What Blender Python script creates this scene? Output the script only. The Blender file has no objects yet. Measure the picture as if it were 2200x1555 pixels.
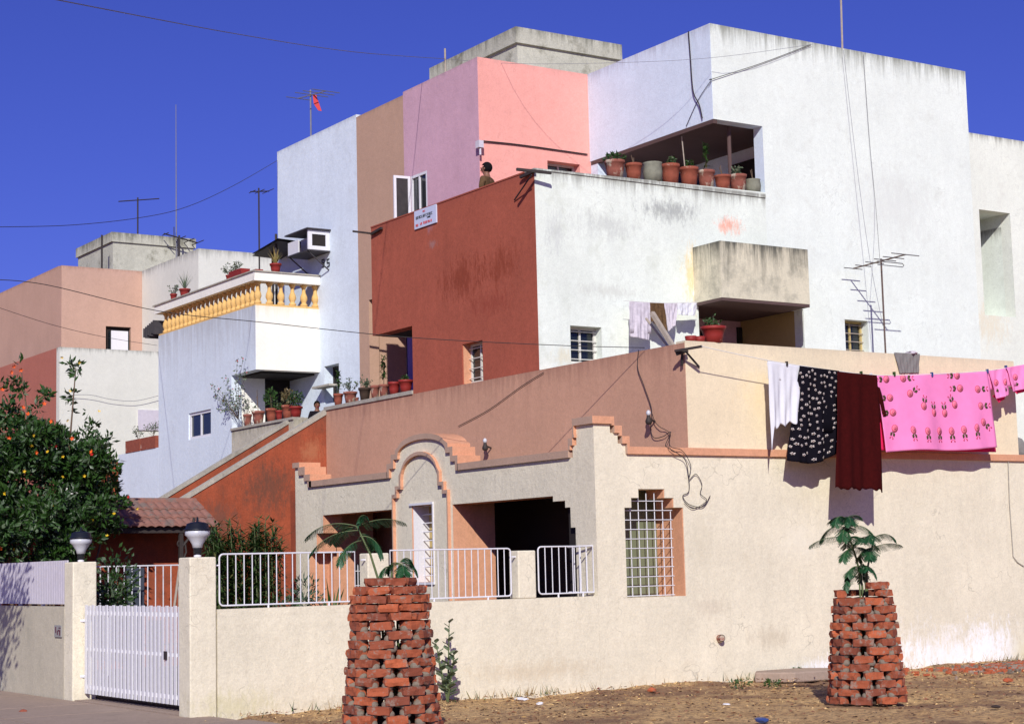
import bpy, bmesh, math, random
from mathutils import Vector, Matrix
random.seed(7)
C = bpy.data.collections.new('scene_things'); bpy.context.scene.collection.children.link(C)
PI = math.pi
# ---------------------------------------------------------------- survey of the photograph (camera station)
F_, PITCH, ROLL, YAW = 3822.2, 0.115545, -0.0242905, 0.989928
fw = Vector((math.cos(YAW)*math.cos(PITCH), math.sin(YAW)*math.cos(PITCH), math.sin(PITCH)))
_r = fw.cross(Vector((0, 0, 1))).normalized(); _u = _r.cross(fw)
RR = _r*math.cos(ROLL)+_u*math.sin(ROLL); UU = -_r*math.sin(ROLL)+_u*math.cos(ROLL)
CAM = Vector((-13.91, -19.25, 1.6))
def ray(x, y): return fw*F_+RR*(x-1100)+UU*(777.5-y)
def hx(x, y, X): d = ray(x, y); return CAM+d*((X-CAM.x)/d.x)      # where a sight line meets the wall plane x = X
def hy(x, y, Y): d = ray(x, y); return CAM+d*((Y-CAM.y)/d.y)      # ... the wall plane y = Y
def hz(x, y, Z): d = ray(x, y); return CAM+d*((Z-CAM.z)/d.z)      # ... the level z = Z

# ---------------------------------------------------------------- materials
def newmat(name):
    m = bpy.data.materials.new(name); m.use_nodes = True
    nt = m.node_tree; b = nt.nodes['Principled BSDF']; return m, nt, b
def node(nt, t, **k):
    n = nt.nodes.new(t)
    for a, v in k.items(): setattr(n, a, v)
    return n
def math_(nt, op, a, b=None, clamp=False):
    n = node(nt, 'ShaderNodeMath', operation=op, use_clamp=clamp)
    for i, v in enumerate((a, b)):
        if v is None: continue
        if isinstance(v, (int, float)): n.inputs[i].default_value = v
        else: nt.links.new(v, n.inputs[i])
    return n.outputs[0]
def noise(nt, vec, scale, detail=4, rough=.55, mapscale=None):
    if mapscale:
        mp = node(nt, 'ShaderNodeMapping'); mp.inputs['Scale'].default_value = mapscale
        nt.links.new(vec, mp.inputs['Vector']); vec = mp.outputs[0]
    n = node(nt, 'ShaderNodeTexNoise'); n.inputs['Scale'].default_value = scale
    n.inputs['Detail'].default_value = detail; n.inputs['Roughness'].default_value = rough
    nt.links.new(vec, n.inputs['Vector']); return n.outputs['Fac']
def ramp(nt, fac, lo, hi, a=0., b=1.):
    n = node(nt, 'ShaderNodeMapRange'); n.inputs[1].default_value = lo; n.inputs[2].default_value = hi
    n.inputs[3].default_value = a; n.inputs[4].default_value = b
    nt.links.new(fac, n.inputs[0]); return n.outputs[0]
def mix(nt, fac, a, b):
    n = node(nt, 'ShaderNodeMix', data_type='RGBA')
    if isinstance(fac, (int, float)): n.inputs[0].default_value = fac
    else: nt.links.new(fac, n.inputs[0])
    for i, v in ((6, a), (7, b)):
        if isinstance(v, (tuple, list)): n.inputs[i].default_value = (*v[:3], 1)
        else: nt.links.new(v, n.inputs[i])
    return n.outputs[2]
def plaster(name, rgb, var=.10, streaks=(), stain=None, patches=(), rough=.92, bump=.35, cracks=0.0):
    """painted lime plaster: streaks = [(z_top, length, colour, strength)], patches = [(x,y,z,rx,rz,colour,strength)]"""
    m, nt, b = newmat(name)
    g = node(nt, 'ShaderNodeNewGeometry'); P = g.outputs['Position']
    sep = node(nt, 'ShaderNodeSeparateXYZ'); nt.links.new(P, sep.inputs[0]); z = sep.outputs[2]
    n1 = noise(nt, P, .9, 5, .6); n2 = noise(nt, P, 11, 4, .65); n3 = noise(nt, P, 90, 2, .5)
    n4 = noise(nt, P, 3.0, 4, .6, (1.6, 1.6, .22))
    n5 = noise(nt, P, 34, 3, .7)
    f = math_(nt, 'MULTIPLY', math_(nt, 'SUBTRACT', n1, .5), var*2.4)
    f = math_(nt, 'ADD', f, math_(nt, 'MULTIPLY', math_(nt, 'SUBTRACT', n5, .5), var*3.0))
    f = math_(nt, 'ADD', f, math_(nt, 'MULTIPLY', math_(nt, 'SUBTRACT', n2, .5), var*2.0))
    f = math_(nt, 'ADD', f, math_(nt, 'MULTIPLY', math_(nt, 'SUBTRACT', n3, .5), var*1.5))
    f = math_(nt, 'ADD', f, math_(nt, 'MULTIPLY', math_(nt, 'SUBTRACT', n4, .5), var*1.1))
    f = math_(nt, 'ADD', f, 1.0)
    vm = node(nt, 'ShaderNodeVectorMath', operation='SCALE'); vm.inputs[0].default_value = rgb
    nt.links.new(f, vm.inputs['Scale']); col = vm.outputs[0]
    if stain:
        s = ramp(nt, noise(nt, P, 2.2, 6, .7), stain[1], stain[1]+.16)
        col = mix(nt, math_(nt, 'MULTIPLY', s, stain[2]), col, stain[0])
    for zt, ln, c, st in streaks:
        a = ramp(nt, z, zt-ln, zt, 0, 1)
        a = math_(nt, 'POWER', a, 1.5)
        above = ramp(nt, z, zt+.02, zt+.05, 1, 0)
        sn = noise(nt, P, 4.5, 5, .75, (1.7, 1.7, .14))
        s = math_(nt, 'MULTIPLY', ramp(nt, math_(nt, 'ADD', math_(nt, 'MULTIPLY', a, .34), math_(nt, 'MULTIPLY', sn, .8)), .56, .76), a, True)
        s = math_(nt, 'MULTIPLY', math_(nt, 'MULTIPLY', s, above), st, True)
        col = mix(nt, s, col, c)
    for px, py, pz, rx, rz, c, st in patches:
        mp = node(nt, 'ShaderNodeVectorMath', operation='SUBTRACT'); nt.links.new(P, mp.inputs[0]); mp.inputs[1].default_value = (px, py, pz)
        sc = node(nt, 'ShaderNodeVectorMath', operation='MULTIPLY'); nt.links.new(mp.outputs[0], sc.inputs[0]); sc.inputs[1].default_value = (1/rx, 1/rx, 1/rz)
        ln_ = node(nt, 'ShaderNodeVectorMath', operation='LENGTH'); nt.links.new(sc.outputs[0], ln_.inputs[0])
        a = ramp(nt, ln_.outputs['Value'], .05, 1.15, 1, 0)
        nz_ = math_(nt, 'ADD', math_(nt, 'MULTIPLY', noise(nt, P, 6.5, 8, .8, (1.4, 1.4, .5)), .7), math_(nt, 'MULTIPLY', noise(nt, P, 26, 3, .7, (1.3, 1.3, .5)), .3))
        s = math_(nt, 'MULTIPLY', ramp(nt, math_(nt, 'ADD', nz_, math_(nt, 'MULTIPLY', math_(nt, 'SUBTRACT', a, 1), .40)), .33, .49), st, True)
        col = mix(nt, s, col, c)
    if cracks:
        v = node(nt, 'ShaderNodeTexVoronoi', feature='DISTANCE_TO_EDGE'); v.inputs['Scale'].default_value = 1.3
        wob = node(nt, 'ShaderNodeTexNoise'); wob.inputs['Scale'].default_value = 3; nt.links.new(P, wob.inputs['Vector'])
        ad = node(nt, 'ShaderNodeVectorMath', operation='ADD'); nt.links.new(P, ad.inputs[0]); nt.links.new(wob.outputs['Color'], ad.inputs[1]); nt.links.new(ad.outputs[0], v.inputs['Vector'])
        s = ramp(nt, v.outputs['Distance'], .004, .012, cracks, 0)
        s = math_(nt, 'MULTIPLY', s, ramp(nt, n1, .5, .6))
        col = mix(nt, s, col, tuple(c*.45 for c in rgb))
    nt.links.new(col, b.inputs['Base Color']); b.inputs['Roughness'].default_value = rough
    b.inputs['Specular IOR Level'].default_value = .25
    bp = node(nt, 'ShaderNodeBump'); bp.inputs['Strength'].default_value = bump; bp.inputs['Distance'].default_value = .02
    h = math_(nt, 'ADD', math_(nt, 'MULTIPLY', n2, .7), math_(nt, 'MULTIPLY', n3, .35)); h = math_(nt, 'ADD', h, math_(nt, 'MULTIPLY', n1, 1.5))
    nt.links.new(h, bp.inputs['Height']); nt.links.new(bp.outputs[0], b.inputs['Normal'])
    return m
def simple(name, rgb, rough=.6, var=.15, scale=20, metal=0., bump=0., spec=.4, c2=None, c2lo=.55):
    m, nt, b = newmat(name)
    tc = node(nt, 'ShaderNodeTexCoord'); P = tc.outputs['Object']
    n = noise(nt, P, scale, 4, .6)
    f = math_(nt, 'ADD', math_(nt, 'MULTIPLY', math_(nt, 'SUBTRACT', n, .5), var*2.5), 1.0)
    vm = node(nt, 'ShaderNodeVectorMath', operation='SCALE'); vm.inputs[0].default_value = rgb
    nt.links.new(f, vm.inputs['Scale']); col = vm.outputs[0]
    if c2: col = mix(nt, ramp(nt, noise(nt, P, scale*.45, 5, .7), c2lo, c2lo+.1), col, c2)
    nt.links.new(col, b.inputs['Base Color'])
    b.inputs['Roughness'].default_value = rough; b.inputs['Metallic'].default_value = metal; b.inputs['Specular IOR Level'].default_value = spec
    if bump:
        bp = node(nt, 'ShaderNodeBump'); bp.inputs['Strength'].default_value = bump; bp.inputs['Distance'].default_value = .01
        nt.links.new(n, bp.inputs['Height']); nt.links.new(bp.outputs[0], b.inputs['Normal'])
    return m
def leafmat(name, rgb, rgb2, trans=.25):
    m, nt, b = newmat(name)
    g = node(nt, 'ShaderNodeNewGeometry')
    col = mix(nt, ramp(nt, noise(nt, g.outputs['Position'], 2.3, 3), .38, .62), rgb, rgb2)
    n = noise(nt, g.outputs['Position'], 28, 2)
    col = mix(nt, ramp(nt, n, .35, .65, 0, .6), col, tuple(min(1, c*1.7) for c in rgb2))
    nt.links.new(col, b.inputs['Base Color']); b.inputs['Roughness'].default_value = .45
    tr = node(nt, 'ShaderNodeBsdfTranslucent'); nt.links.new(col, tr.inputs['Color'])
    ms = node(nt, 'ShaderNodeMixShader'); ms.inputs[0].default_value = trans
    nt.links.new(b.outputs[0], ms.inputs[1]); nt.links.new(tr.outputs[0], ms.inputs[2])
    nt.links.new(ms.outputs[0], nt.nodes['Material Output'].inputs['Surface'])
    return m
GREY = (.16, .16, .14); DK = (.07, .07, .06)
M = {}
M['white_tall'] = plaster('tall_white_wash', (.76, .81, .75), .10, stain=((.60, .62, .56), .55, .45), streaks= [(10.83, .95, (.22, .23, .19), .9)], cracks=.2, patches=[(9, 3.62, 4.9, 3, .5, (.72, .64, .5), .5), (9.5, 3.62, 8, 2.5, 1.5, (.66, .68, .64), .5)])
M['white_wing'] = plaster('wing_white_wash', (.76, .79, .70), .10, stain=((.6, .6, .54), .55, .45), streaks=[(9.64, .45, (.2, .2, .17), .9)], cracks=.2, patches=[(11.9, 3.62, 6.0, 1.2, .9, (.72, .64, .46), .6)])
M['white'] = plaster('white_lime_wash', (.76, .81, .73), .11, stain=((.56, .60, .50), .54, .55), streaks=[(7.89, .55, (.22, .22, .19), .85)],
    patches=[(4.3, 3.62, 7.45, 1.3, .45, (.36, .38, .36), .8), (3.0, 3.62, 7.1, 1.4, .5, (.48, .5, .47), .5), (2.0, 3.62, 6.9, .5, .7, (.5, .52, .5), .5), (3.0, 3.62, 6.0, 1.5, .25, (.55, .56, .5), .5), (5.6, 3.62, 7.3, .6, .32, (.88, .42, .30), .9), (4.75, 3.62, 6.4, .45, 1.1, (.82, .60, .26), .75), (2.1, 3.62, 4.9, .5, .35, (.7, .62, .4), .5), (9, 3.62, 4.9, 3, .5, (.72, .64, .5), .35), (11.9, 3.62, 6.2, .5, .4, (.74, .68, .52), .4)], cracks=.18)
M['cream'] = plaster('cream_paint', (.78, .66, .46), .13, [(4.70, .35, (.55, .48, .36), .5)], cracks=.25,
    patches=[(3.2, 0, 4.0, 1.6, .8, (.86, .66, .36), .35)])
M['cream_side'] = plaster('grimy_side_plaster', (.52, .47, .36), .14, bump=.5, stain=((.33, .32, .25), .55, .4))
M['cream_low'] = plaster('pale_pebble_plaster', (.74, .675, .52), .15, [], bump=.55, cracks=.45, stain=((.60, .52, .38), .56, .35),
    patches=[(6.6, 0, .05, 4.6, 1.15, (.92, .91, .90), .8), (5.2, 0, .2, 1.8, .5, (.94, .94, .94), .7), (7.4, 0, .25, 1.2, .8, (.94, .94, .94), .7), (1.78, 0, 1.9, .4, .9, (.62, .56, .42), .5), (3.6, 0, 1.9, 1.0, .6, (.8, .74, .6), .5), (-1.0, 0, .3, 2.5, .3, (.58, .48, .33), .5), (-3.4, 0, .0, 2.5, .35, (.5, .42, .28), .6), (4.4, 0, .02, 1.6, .3, (.93, .93, .93), .8), (4.0, 0, .05, 1.6, .35, (.9, .9, .9), .8), (-5.2, 0, .1, 1.3, .45, (.55, .5, .25), .5), (3.0, 0, .55, 1.0, .35, (.5, .42, .3), .45), (8.2, 0, 0.1, .7, .8, (.68, .6, .32), .5), (1.9, 0, 1.0, .8, .35, (.50, .42, .32), .35)])
M['brown'] = plaster('brown_paint', (.55, .31, .21), .12, [(4.70, .9, (.24, .11, .08), .5)], cracks=.2, stain=((.5, .3, .22), .6, .4))
M['red'] = plaster('brick_red_paint', (.385, .10, .060), .19, [(7.86, .5, (.28, .07, .05), .4)], cracks=.35,
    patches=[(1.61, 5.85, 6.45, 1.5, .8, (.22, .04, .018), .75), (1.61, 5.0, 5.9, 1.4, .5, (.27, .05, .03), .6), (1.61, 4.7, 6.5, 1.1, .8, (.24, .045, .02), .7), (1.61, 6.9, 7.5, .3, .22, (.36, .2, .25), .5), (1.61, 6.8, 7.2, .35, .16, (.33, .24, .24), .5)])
M['lavender'] = plaster('lavender_white_wash', (.67, .76, .87), .10, [(10.83, .7, (.36, .36, .42), .6)], cracks=.15)
M['pink'] = plaster('pink_paint', (.84, .38, .32), .11, [(10.83, .3, (.55, .3, .25), .5)], cracks=.25)
M['mauve'] = plaster('mauve_paint', (.60, .37, .45), .12, [(10.83, .25, (.3, .22, .22), .5)], cracks=.1)
M['tan'] = plaster('tan_paint', (.50, .32, .23), .09, [(10.75, .25, (.25, .17, .13), .5)])
M['bluewhite'] = plaster('blue_white_wash', (.70, .78, .86), .12, [(10.8, .25, (.3, .3, .35), .4)], stain=((.5, .5, .5), .58, .3))
M['bluewhite_low'] = plaster('streaked_blue_white_wash', (.67, .74, .81), .09, [(7.08, 2.6, (.40, .40, .40), .6)], stain=((.42, .42, .42), .6, .35))
M['boxwhite'] = plaster('sunny_white_paint', (.88, .85, .76), .07, [(7.08, .7, (.72, .55, .3), .45)])
M['mossy'] = plaster('stained_cream_parapet', (.52, .48, .38), .2, [(4.65, .6, (.16, .15, .09), .8)])
M['stain'] = plaster('rain_streaked_plaster', (.66, .61, .46), .14, [(6.95, 1.5, (.10, .10, .08), 1.0), (6.93, .5, (.09, .09, .075), 1.0)], stain=((.28, .27, .21), .50, .6))
M['orange_red'] = plaster('orange_red_paint', (.33, .078, .036), .26, [(4.6, 1.6, (.13, .06, .04), .6)], stain=((.17, .06, .035), .52, .6), patches=[(.4, 10.88, 3.2, 1.2, 1.1, (.13, .06, .04), .8), (-.6, 10.88, 2.6, .9, .9, (.15, .07, .05), .7), (1.3, 10.88, 3.9, .5, .6, (.45, .2, .1), .5)])
M['orange_trim'] = plaster('orange_trim_paint', (.64, .32, .19), .16)
M['brown_trim'] = plaster('brown_coping_paint', (.46, .31, .23), .10)
M['peach'] = plaster('peach_paint', (.52, .33, .25), .10, [(10.83, .3, (.3, .16, .11), .6)])
M['terracotta_wall'] = plaster('dusky_red_paint', (.42, .15, .11), .1)
M['farwhite'] = plaster('far_white_wash', (.70, .70, .62), .08, [(7.84, .4, (.2, .2, .17), .9), (10.83, .7, (.25, .25, .22), .8)])
M['concrete'] = plaster('weathered_concrete', (.50, .49, .40), .22, [(12.3, .9, (.12, .12, .09), .9)], stain=((.17, .16, .11), .54, .75), bump=.6)
M['coping'] = plaster('grey_cement_coping', (.40, .37, .31), .25, stain=((.15, .14, .11), .55, .6))
M['dark_room'] = simple('interior_shade_black', (.02, .015, .014), .9, .2, 3)  # near-black: shade of unlit rooms put into the colour; dark doors share it
M['dim_room'] = simple('dim_interior_paint', (.10, .075, .08), .9, .2, 3)
M['violet'] = plaster('violet_paint', (.20, .14, .36), .15)
M['ochre'] = plaster('ochre_paint', (.50, .38, .16), .1)
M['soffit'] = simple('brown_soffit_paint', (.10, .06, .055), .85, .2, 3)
M['metal_white'] = simple('white_enamel', (.72, .71, .74), .45, .12, 30, c2=(.35, .28, .24), c2lo=.66)
M['lattice'] = simple('pale_lilac_paint', (.60, .56, .62), .6, .12, 12)
M['iron'] = simple('rusty_dark_iron', (.035, .026, .024), .7, .4, 30)
M['alu'] = simple('dull_aluminium', (.25, .24, .23), .45, .25, 25, metal=.6)
M['antenna_brown'] = simple('weathered_antenna_tube', (.16, .11, .09), .5, .3, 25, metal=.3)
M['glass'] = simple('dark_window_glass', (.012, .016, .02), .12, .1, 2, spec=.6)
M['green_glass'] = simple('green_frosted_pane', (.17, .19, .115), .5, .15, 6)
M['wood_white'] = simple('white_painted_wood', (.66, .64, .58), .6, .15, 15)
M['wood'] = simple('grey_driftwood', (.38, .32, .26), .8, .3, 15)
M['terracotta'] = simple('terracotta_clay', (.27, .07, .04), .85, .35, 14, bump=.3, c2=(.45, .32, .24), c2lo=.60)
M['terracotta_old'] = simple('limed_terracotta', (.26, .085, .06), .9, .35, 12, bump=.3, c2=(.50, .42, .32), c2lo=.50)
M['red_pot'] = simple('red_painted_pot', (.26, .022, .018), .6, .25, 12, c2=(.42, .2, .14), c2lo=.62)
M['grey_pot'] = simple('grey_cement_pot', (.22, .22, .17), .9, .35, 12, bump=.3)
M['soil'] = simple('potting_soil', (.05, .03, .02), .95, .3, 30)
M['baluster'] = plaster('ochre_cement_paint', (.70, .44, .16), .14)
M['leaf'] = leafmat('broad_leaf', (.008, .028, .008), (.034, .085, .014))
M['leaf_dry'] = leafmat('dry_leaf', (.16, .10, .05), (.10, .11, .035))
M['leaf_grey'] = leafmat('grey_green_leaf', (.05, .085, .05), (.12, .16, .09))
M['leaf_fern'] = leafmat('feathery_leaf', (.012, .062, .026), (.03, .11, .04), .2)
M['leaf_aloe'] = leafmat('aloe_leaf', (.22, .22, .06), (.30, .20, .08), .15)
M['leaf_bamboo'] = leafmat('narrow_leaf', (.015, .045, .012), (.05, .10, .022))
M['bark'] = simple('bark', (.13, .085, .055), .9, .35, 20, bump=.5)
M['stemgreen'] = simple('green_stem', (.10, .13, .05), .7, .2, 20)
M['yellow'] = simple('yellow_petal', (.75, .50, .02), .6, .1, 10)
M['orange_fl'] = simple('orange_petal', (.85, .12, .01), .6, .1, 10)
M['red_fl'] = simple('red_petal', (.55, .02, .02), .6, .1, 10)
M['cable'] = simple('black_cable', (.03, .025, .025), .7, .2, 10)
M['cable_pale'] = simple('pale_wire', (.20, .20, .24), .7, .2, 10)
M['rope'] = simple('white_cord', (.75, .74, .7), .8, .1, 10)
M['tile'] = simple('clay_roof_tile', (.27, .13, .10), .9, .4, 8, bump=.4, c2=(.19, .14, .12), c2lo=.5)
M['slate_door'] = simple('slate_blue_door', (.05, .06, .085), .6, .2, 6)
M['skin'] = simple('brown_skin', (.22, .10, .06), .55, .1, 10)
M['hair'] = simple('black_hair', (.008, .007, .008), .9, .3, 40, spec=.1)
M['shirt_brown'] = simple('brown_patterned_shirt', (.12, .07, .035), .9, .5, 25, spec=.08)
M['shirt_dark'] = simple('black_shirt', (.012, .01, .014), .9, .3, 20, spec=.08)
M['cloth_white'] = simple('white_cotton', (.68, .68, .72), .95, .08, 9, spec=.08)
M['cloth_black'] = simple('black_cotton', (.006, .005, .009), .95, .2, 9, spec=.08)
M['cloth_maroon'] = simple('maroon_cotton', (.040, .003, .003), .95, .35, 22, spec=.08)
M['cloth_pink'] = simple('pink_cotton', (.86, .25, .52), .95, .08, 9, spec=.08)
M['cloth_hot'] = simple('hot_pink_cotton', (.75, .025, .13), .95, .1, 9, spec=.08)
M['cloth_grey'] = simple('striped_grey_cotton', (.22, .21, .2), .95, .2, 60, spec=.08)
M['cloth_lilac'] = simple('pale_lilac_cotton', (.60, .55, .60), .95, .3, 18, spec=.08)
M['rose'] = simple('rose_print', (.80, .19, .28), .95, .1, 9)
M['rose_line'] = simple('deep_rose_print', (.60, .05, .12), .95, .1, 9)
M['olive'] = simple('olive_print', (.07, .065, .02), .95, .1, 9)
M['flower_print'] = simple('cream_flower_print', (.75, .66, .62), .95, .1, 9)
M['flower_dot'] = simple('brown_flower_centre', (.2, .05, .02), .95, .1, 9)
M['sign_white'] = simple('enamel_sign_white', (.58, .62, .78), .4, .08, 8)
M['sign_red'] = simple('sign_red_paint', (.5, .03, .03), .6, .1, 8)
M['sign_black'] = simple('sign_black_paint', (.02, .025, .03), .6, .1, 8)
M['lamp_glass'] = simple('milk_glass', (.55, .56, .60), .35, .08, 6)
M['lamp_black'] = simple('black_lamp_cap', (.01, .012, .02), .45, .2, 10)
M['plastic_blue'] = simple('blue_plastic', (.04, .07, .22), .4, .2, 20)
M['plastic_white'] = simple('white_plastic', (.7, .7, .72), .4, .2, 20)
M['curtain'] = simple('blue_striped_cloth', (.06, .08, .14), .9, .5, 14)
M['corrugate'] = simple('dark_corrugated_sheet', (.05, .045, .05), .6, .3, 10, c2=(.25, .14, .1), c2lo=.62)

def brickmat(name, a, b_):
    m, nt, bs = newmat(name)
    oi = node(nt, 'ShaderNodeAttribute', attribute_name='tone'); tc = node(nt, 'ShaderNodeTexCoord')
    n = noise(nt, tc.outputs['Object'], 35, 5, .7)
    col = mix(nt, oi.outputs['Fac'], a, b_)
    col = mix(nt, ramp(nt, n, .35, .7, 0, .55), col, tuple(c*.45 for c in a))
    col = mix(nt, ramp(nt, noise(nt, tc.outputs['Object'], 11, 5, .75), .54, .64, 0, .75), col, (.27, .22, .175))
    nt.links.new(col, bs.inputs['Base Color']); bs.inputs['Roughness'].default_value = .93
    bp = node(nt, 'ShaderNodeBump'); bp.inputs['Strength'].default_value = .6; bp.inputs['Distance'].default_value = .008
    nt.links.new(n, bp.inputs['Height']); nt.links.new(bp.outputs[0], bs.inputs['Normal'])
    return m
M['brick'] = brickmat('handmade_brick', (.50, .12, .045), (.19, .05, .028))
M['mortar'] = simple('rough_mortar', (.21, .17, .13), .95, .4, 30, bump=.8)

# ---------------------------------------------------------------- mesh helpers
class MB:
    def __init__(s): s.v = []; s.f = []; s.mi = []; s.cur = 0
    def add(s, vs, fs, mi=None):
        o = len(s.v); s.v += [tuple(v) for v in vs]; k = s.cur if mi is None else mi
        for f in fs: s.f.append(tuple(i+o for i in f)); s.mi.append(k)
    def box(s, a, b, mi=None):
        x0, x1 = sorted((a[0], b[0])); y0, y1 = sorted((a[1], b[1])); z0, z1 = sorted((a[2], b[2]))
        s.add([(x0, y0, z0), (x1, y0, z0), (x1, y1, z0), (x0, y1, z0), (x0, y0, z1), (x1, y0, z1), (x1, y1, z1), (x0, y1, z1)],
              [(0, 3, 2, 1), (4, 5, 6, 7), (0, 1, 5, 4), (1, 2, 6, 5), (2, 3, 7, 6), (3, 0, 4, 7)], mi)
        return s
    def tube(s, pts, r, n=6, mi=None, cap=True):
        pts = [Vector(p) for p in pts]; rs = r if isinstance(r, (list, tuple)) else [r]*len(pts)
        rings = []; prev = None
        for i, p in enumerate(pts):
            d = (pts[min(i+1, len(pts)-1)]-pts[max(i-1, 0)]).normalized()
            if prev is None: a = d.orthogonal().normalized()
            else:
                a = prev-d*prev.dot(d); a = a.normalized() if a.length > 1e-5 else d.orthogonal().normalized()
            prev = a; b = d.cross(a)
            rings.append([p+(a*math.cos(2*PI*k/n)+b*math.sin(2*PI*k/n))*rs[i] for k in range(n)])
        vs = [v for R in rings for v in R]; fs = []
        for i in range(len(pts)-1):
            for k in range(n): fs.append((i*n+k, i*n+(k+1) % n, (i+1)*n+(k+1) % n, (i+1)*n+k))
        if cap: fs.append(tuple(range(n-1, -1, -1))); fs.append(tuple((len(pts)-1)*n+k for k in range(n)))
        s.add(vs, fs, mi); return s
    def lathe(s, prof, c=(0, 0, 0), n=16, mi=None, jit=0.):
        vs = []; fs = []
        for r, z in prof:
            for k in range(n):
                a = 2*PI*k/n; rr = r*(1+random.uniform(-jit, jit)); vs.append((c[0]+rr*math.cos(a), c[1]+rr*math.sin(a), c[2]+z))
        for i in range(len(prof)-1):
            for k in range(n): fs.append((i*n+k, i*n+(k+1) % n, (i+1)*n+(k+1) % n, (i+1)*n+k))
        fs.append(tuple(range(n-1, -1, -1))); fs.append(tuple((len(prof)-1)*n+k for k in range(n)))
        s.add(vs, fs, mi); return s
    def prism(s, poly, axis, c0, c1, mi=None, side=None):
        """poly in (u, z); axis 'x': u = y, extruded from x=c0 to c1; axis 'y': u = x; axis 'z': (x, y)"""
        def P(u, w, c): return (c, u, w) if axis == 'x' else ((u, c, w) if axis == 'y' else (u, w, c))
        n = len(poly); vs = [P(u, w, c0) for u, w in poly]+[P(u, w, c1) for u, w in poly]
        s.add(vs, [tuple(range(n)), tuple(range(2*n-1, n-1, -1))], mi)
        s.add(vs, [(i, (i+1) % n, n+(i+1) % n, n+i) for i in range(n)], mi if side is None else side)
        return s
    def build(s, name, mats, parent=None, smooth=False, loc=None, weld=True):
        me = bpy.data.meshes.new(name); me.from_pydata(s.v, [], s.f)
        if not isinstance(mats, (list, tuple)): mats = [mats]
        for m in mats: me.materials.append(M[m] if isinstance(m, str) else m)
        for p, k in zip(me.polygons, s.mi): p.material_index = k
        bm = bmesh.new(); bm.from_mesh(me)
        if weld:
            bmesh.ops.remove_doubles(bm, verts=bm.verts, dist=1e-5); bmesh.ops.recalc_face_normals(bm, faces=bm.faces)
        bm.to_mesh(me); bm.free()
        if smooth:
            for p in me.polygons: p.use_smooth = True
        o = bpy.data.objects.new(name, me); C.objects.link(o)
        if loc: o.location = loc
        if parent is not None: o.parent = parent
        return o
def thing(name, label, cat, loc=(0, 0, 0), group=None, kind=None):
    o = bpy.data.objects.new(name, None); C.objects.link(o); o.location = loc; o.empty_display_size = .2
    return tag(o, label, cat, group, kind)
def tag(o, label=None, cat=None, group=None, kind=None):
    if label: o['label'] = label
    if cat: o['category'] = cat
    if group: o['group'] = group
    if kind: o['kind'] = kind
    return o
def local(o, p):   # parent a world-built mesh under an Empty that is not at the origin
    o.parent = p; o.matrix_parent_inverse = Matrix.Translation(-Vector(p.location)); return o
def grid(name, axis, c0, c1, u0, u1, z0, z1, mat, parent, holes=(), rev=None, label=None):
    """a wall panel with real openings cut through it; rev = material of the reveals"""
    us = sorted({u0, u1, *[h[0] for h in holes], *[h[1] for h in holes]}); us = [u for u in us if u0 <= u <= u1]
    zs = sorted({z0, z1, *[h[2] for h in holes], *[h[3] for h in holes]}); zs = [z for z in zs if z0 <= z <= z1]
    def solid(i, j):
        if i < 0 or j < 0 or i >= len(us)-1 or j >= len(zs)-1: return None
        cu, cz = (us[i]+us[i+1])/2, (zs[j]+zs[j+1])/2
        return not any(h[0] < cu < h[1] and h[2] < cz < h[3] for h in holes)
    b = MB()
    def P(u, z, c): return (c, u, z) if axis == 'x' else (u, c, z)
    for i in range(len(us)-1):
        for j in range(len(zs)-1):
            if not solid(i, j): continue
            a, d, e, g = us[i], us[i+1], zs[j], zs[j+1]
            for c in (c0, c1): b.add([P(a, e, c), P(d, e, c), P(d, g, c), P(a, g, c)], [(0, 1, 2, 3)], 0)
            for (di, dj, p, q) in ((-1, 0, (a, e), (a, g)), (1, 0, (d, e), (d, g)), (0, -1, (a, e), (d, e)), (0, 1, (a, g), (d, g))):
                s = solid(i+di, j+dj)
                if s: continue
                b.add([P(*p, c0), P(*q, c0), P(*q, c1), P(*p, c1)], [(0, 1, 2, 3)], 1 if (s is False and rev) else 0)
    o = b.build(name, [mat, rev or mat], parent)
    if label: o['label'] = label
    return o
def slab(name, a, b, mat, parent): return MB().box(a, b).build(name, mat, parent)
def bars(b, axis, c, u0, u1, z0, z1, nu, nz, r=.008):
    def P(u, z): return (c, u, z) if axis == 'x' else (u, c, z)
    for i in range(nu): u = u0+(u1-u0)*(i+.5)/nu; b.tube([P(u, z0), P(u, z1)], r, 5)
    for j in range(nz): z = z0+(z1-z0)*(j+.5)/nz; b.tube([P(u0, z), P(u1, z)], r, 5)
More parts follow.
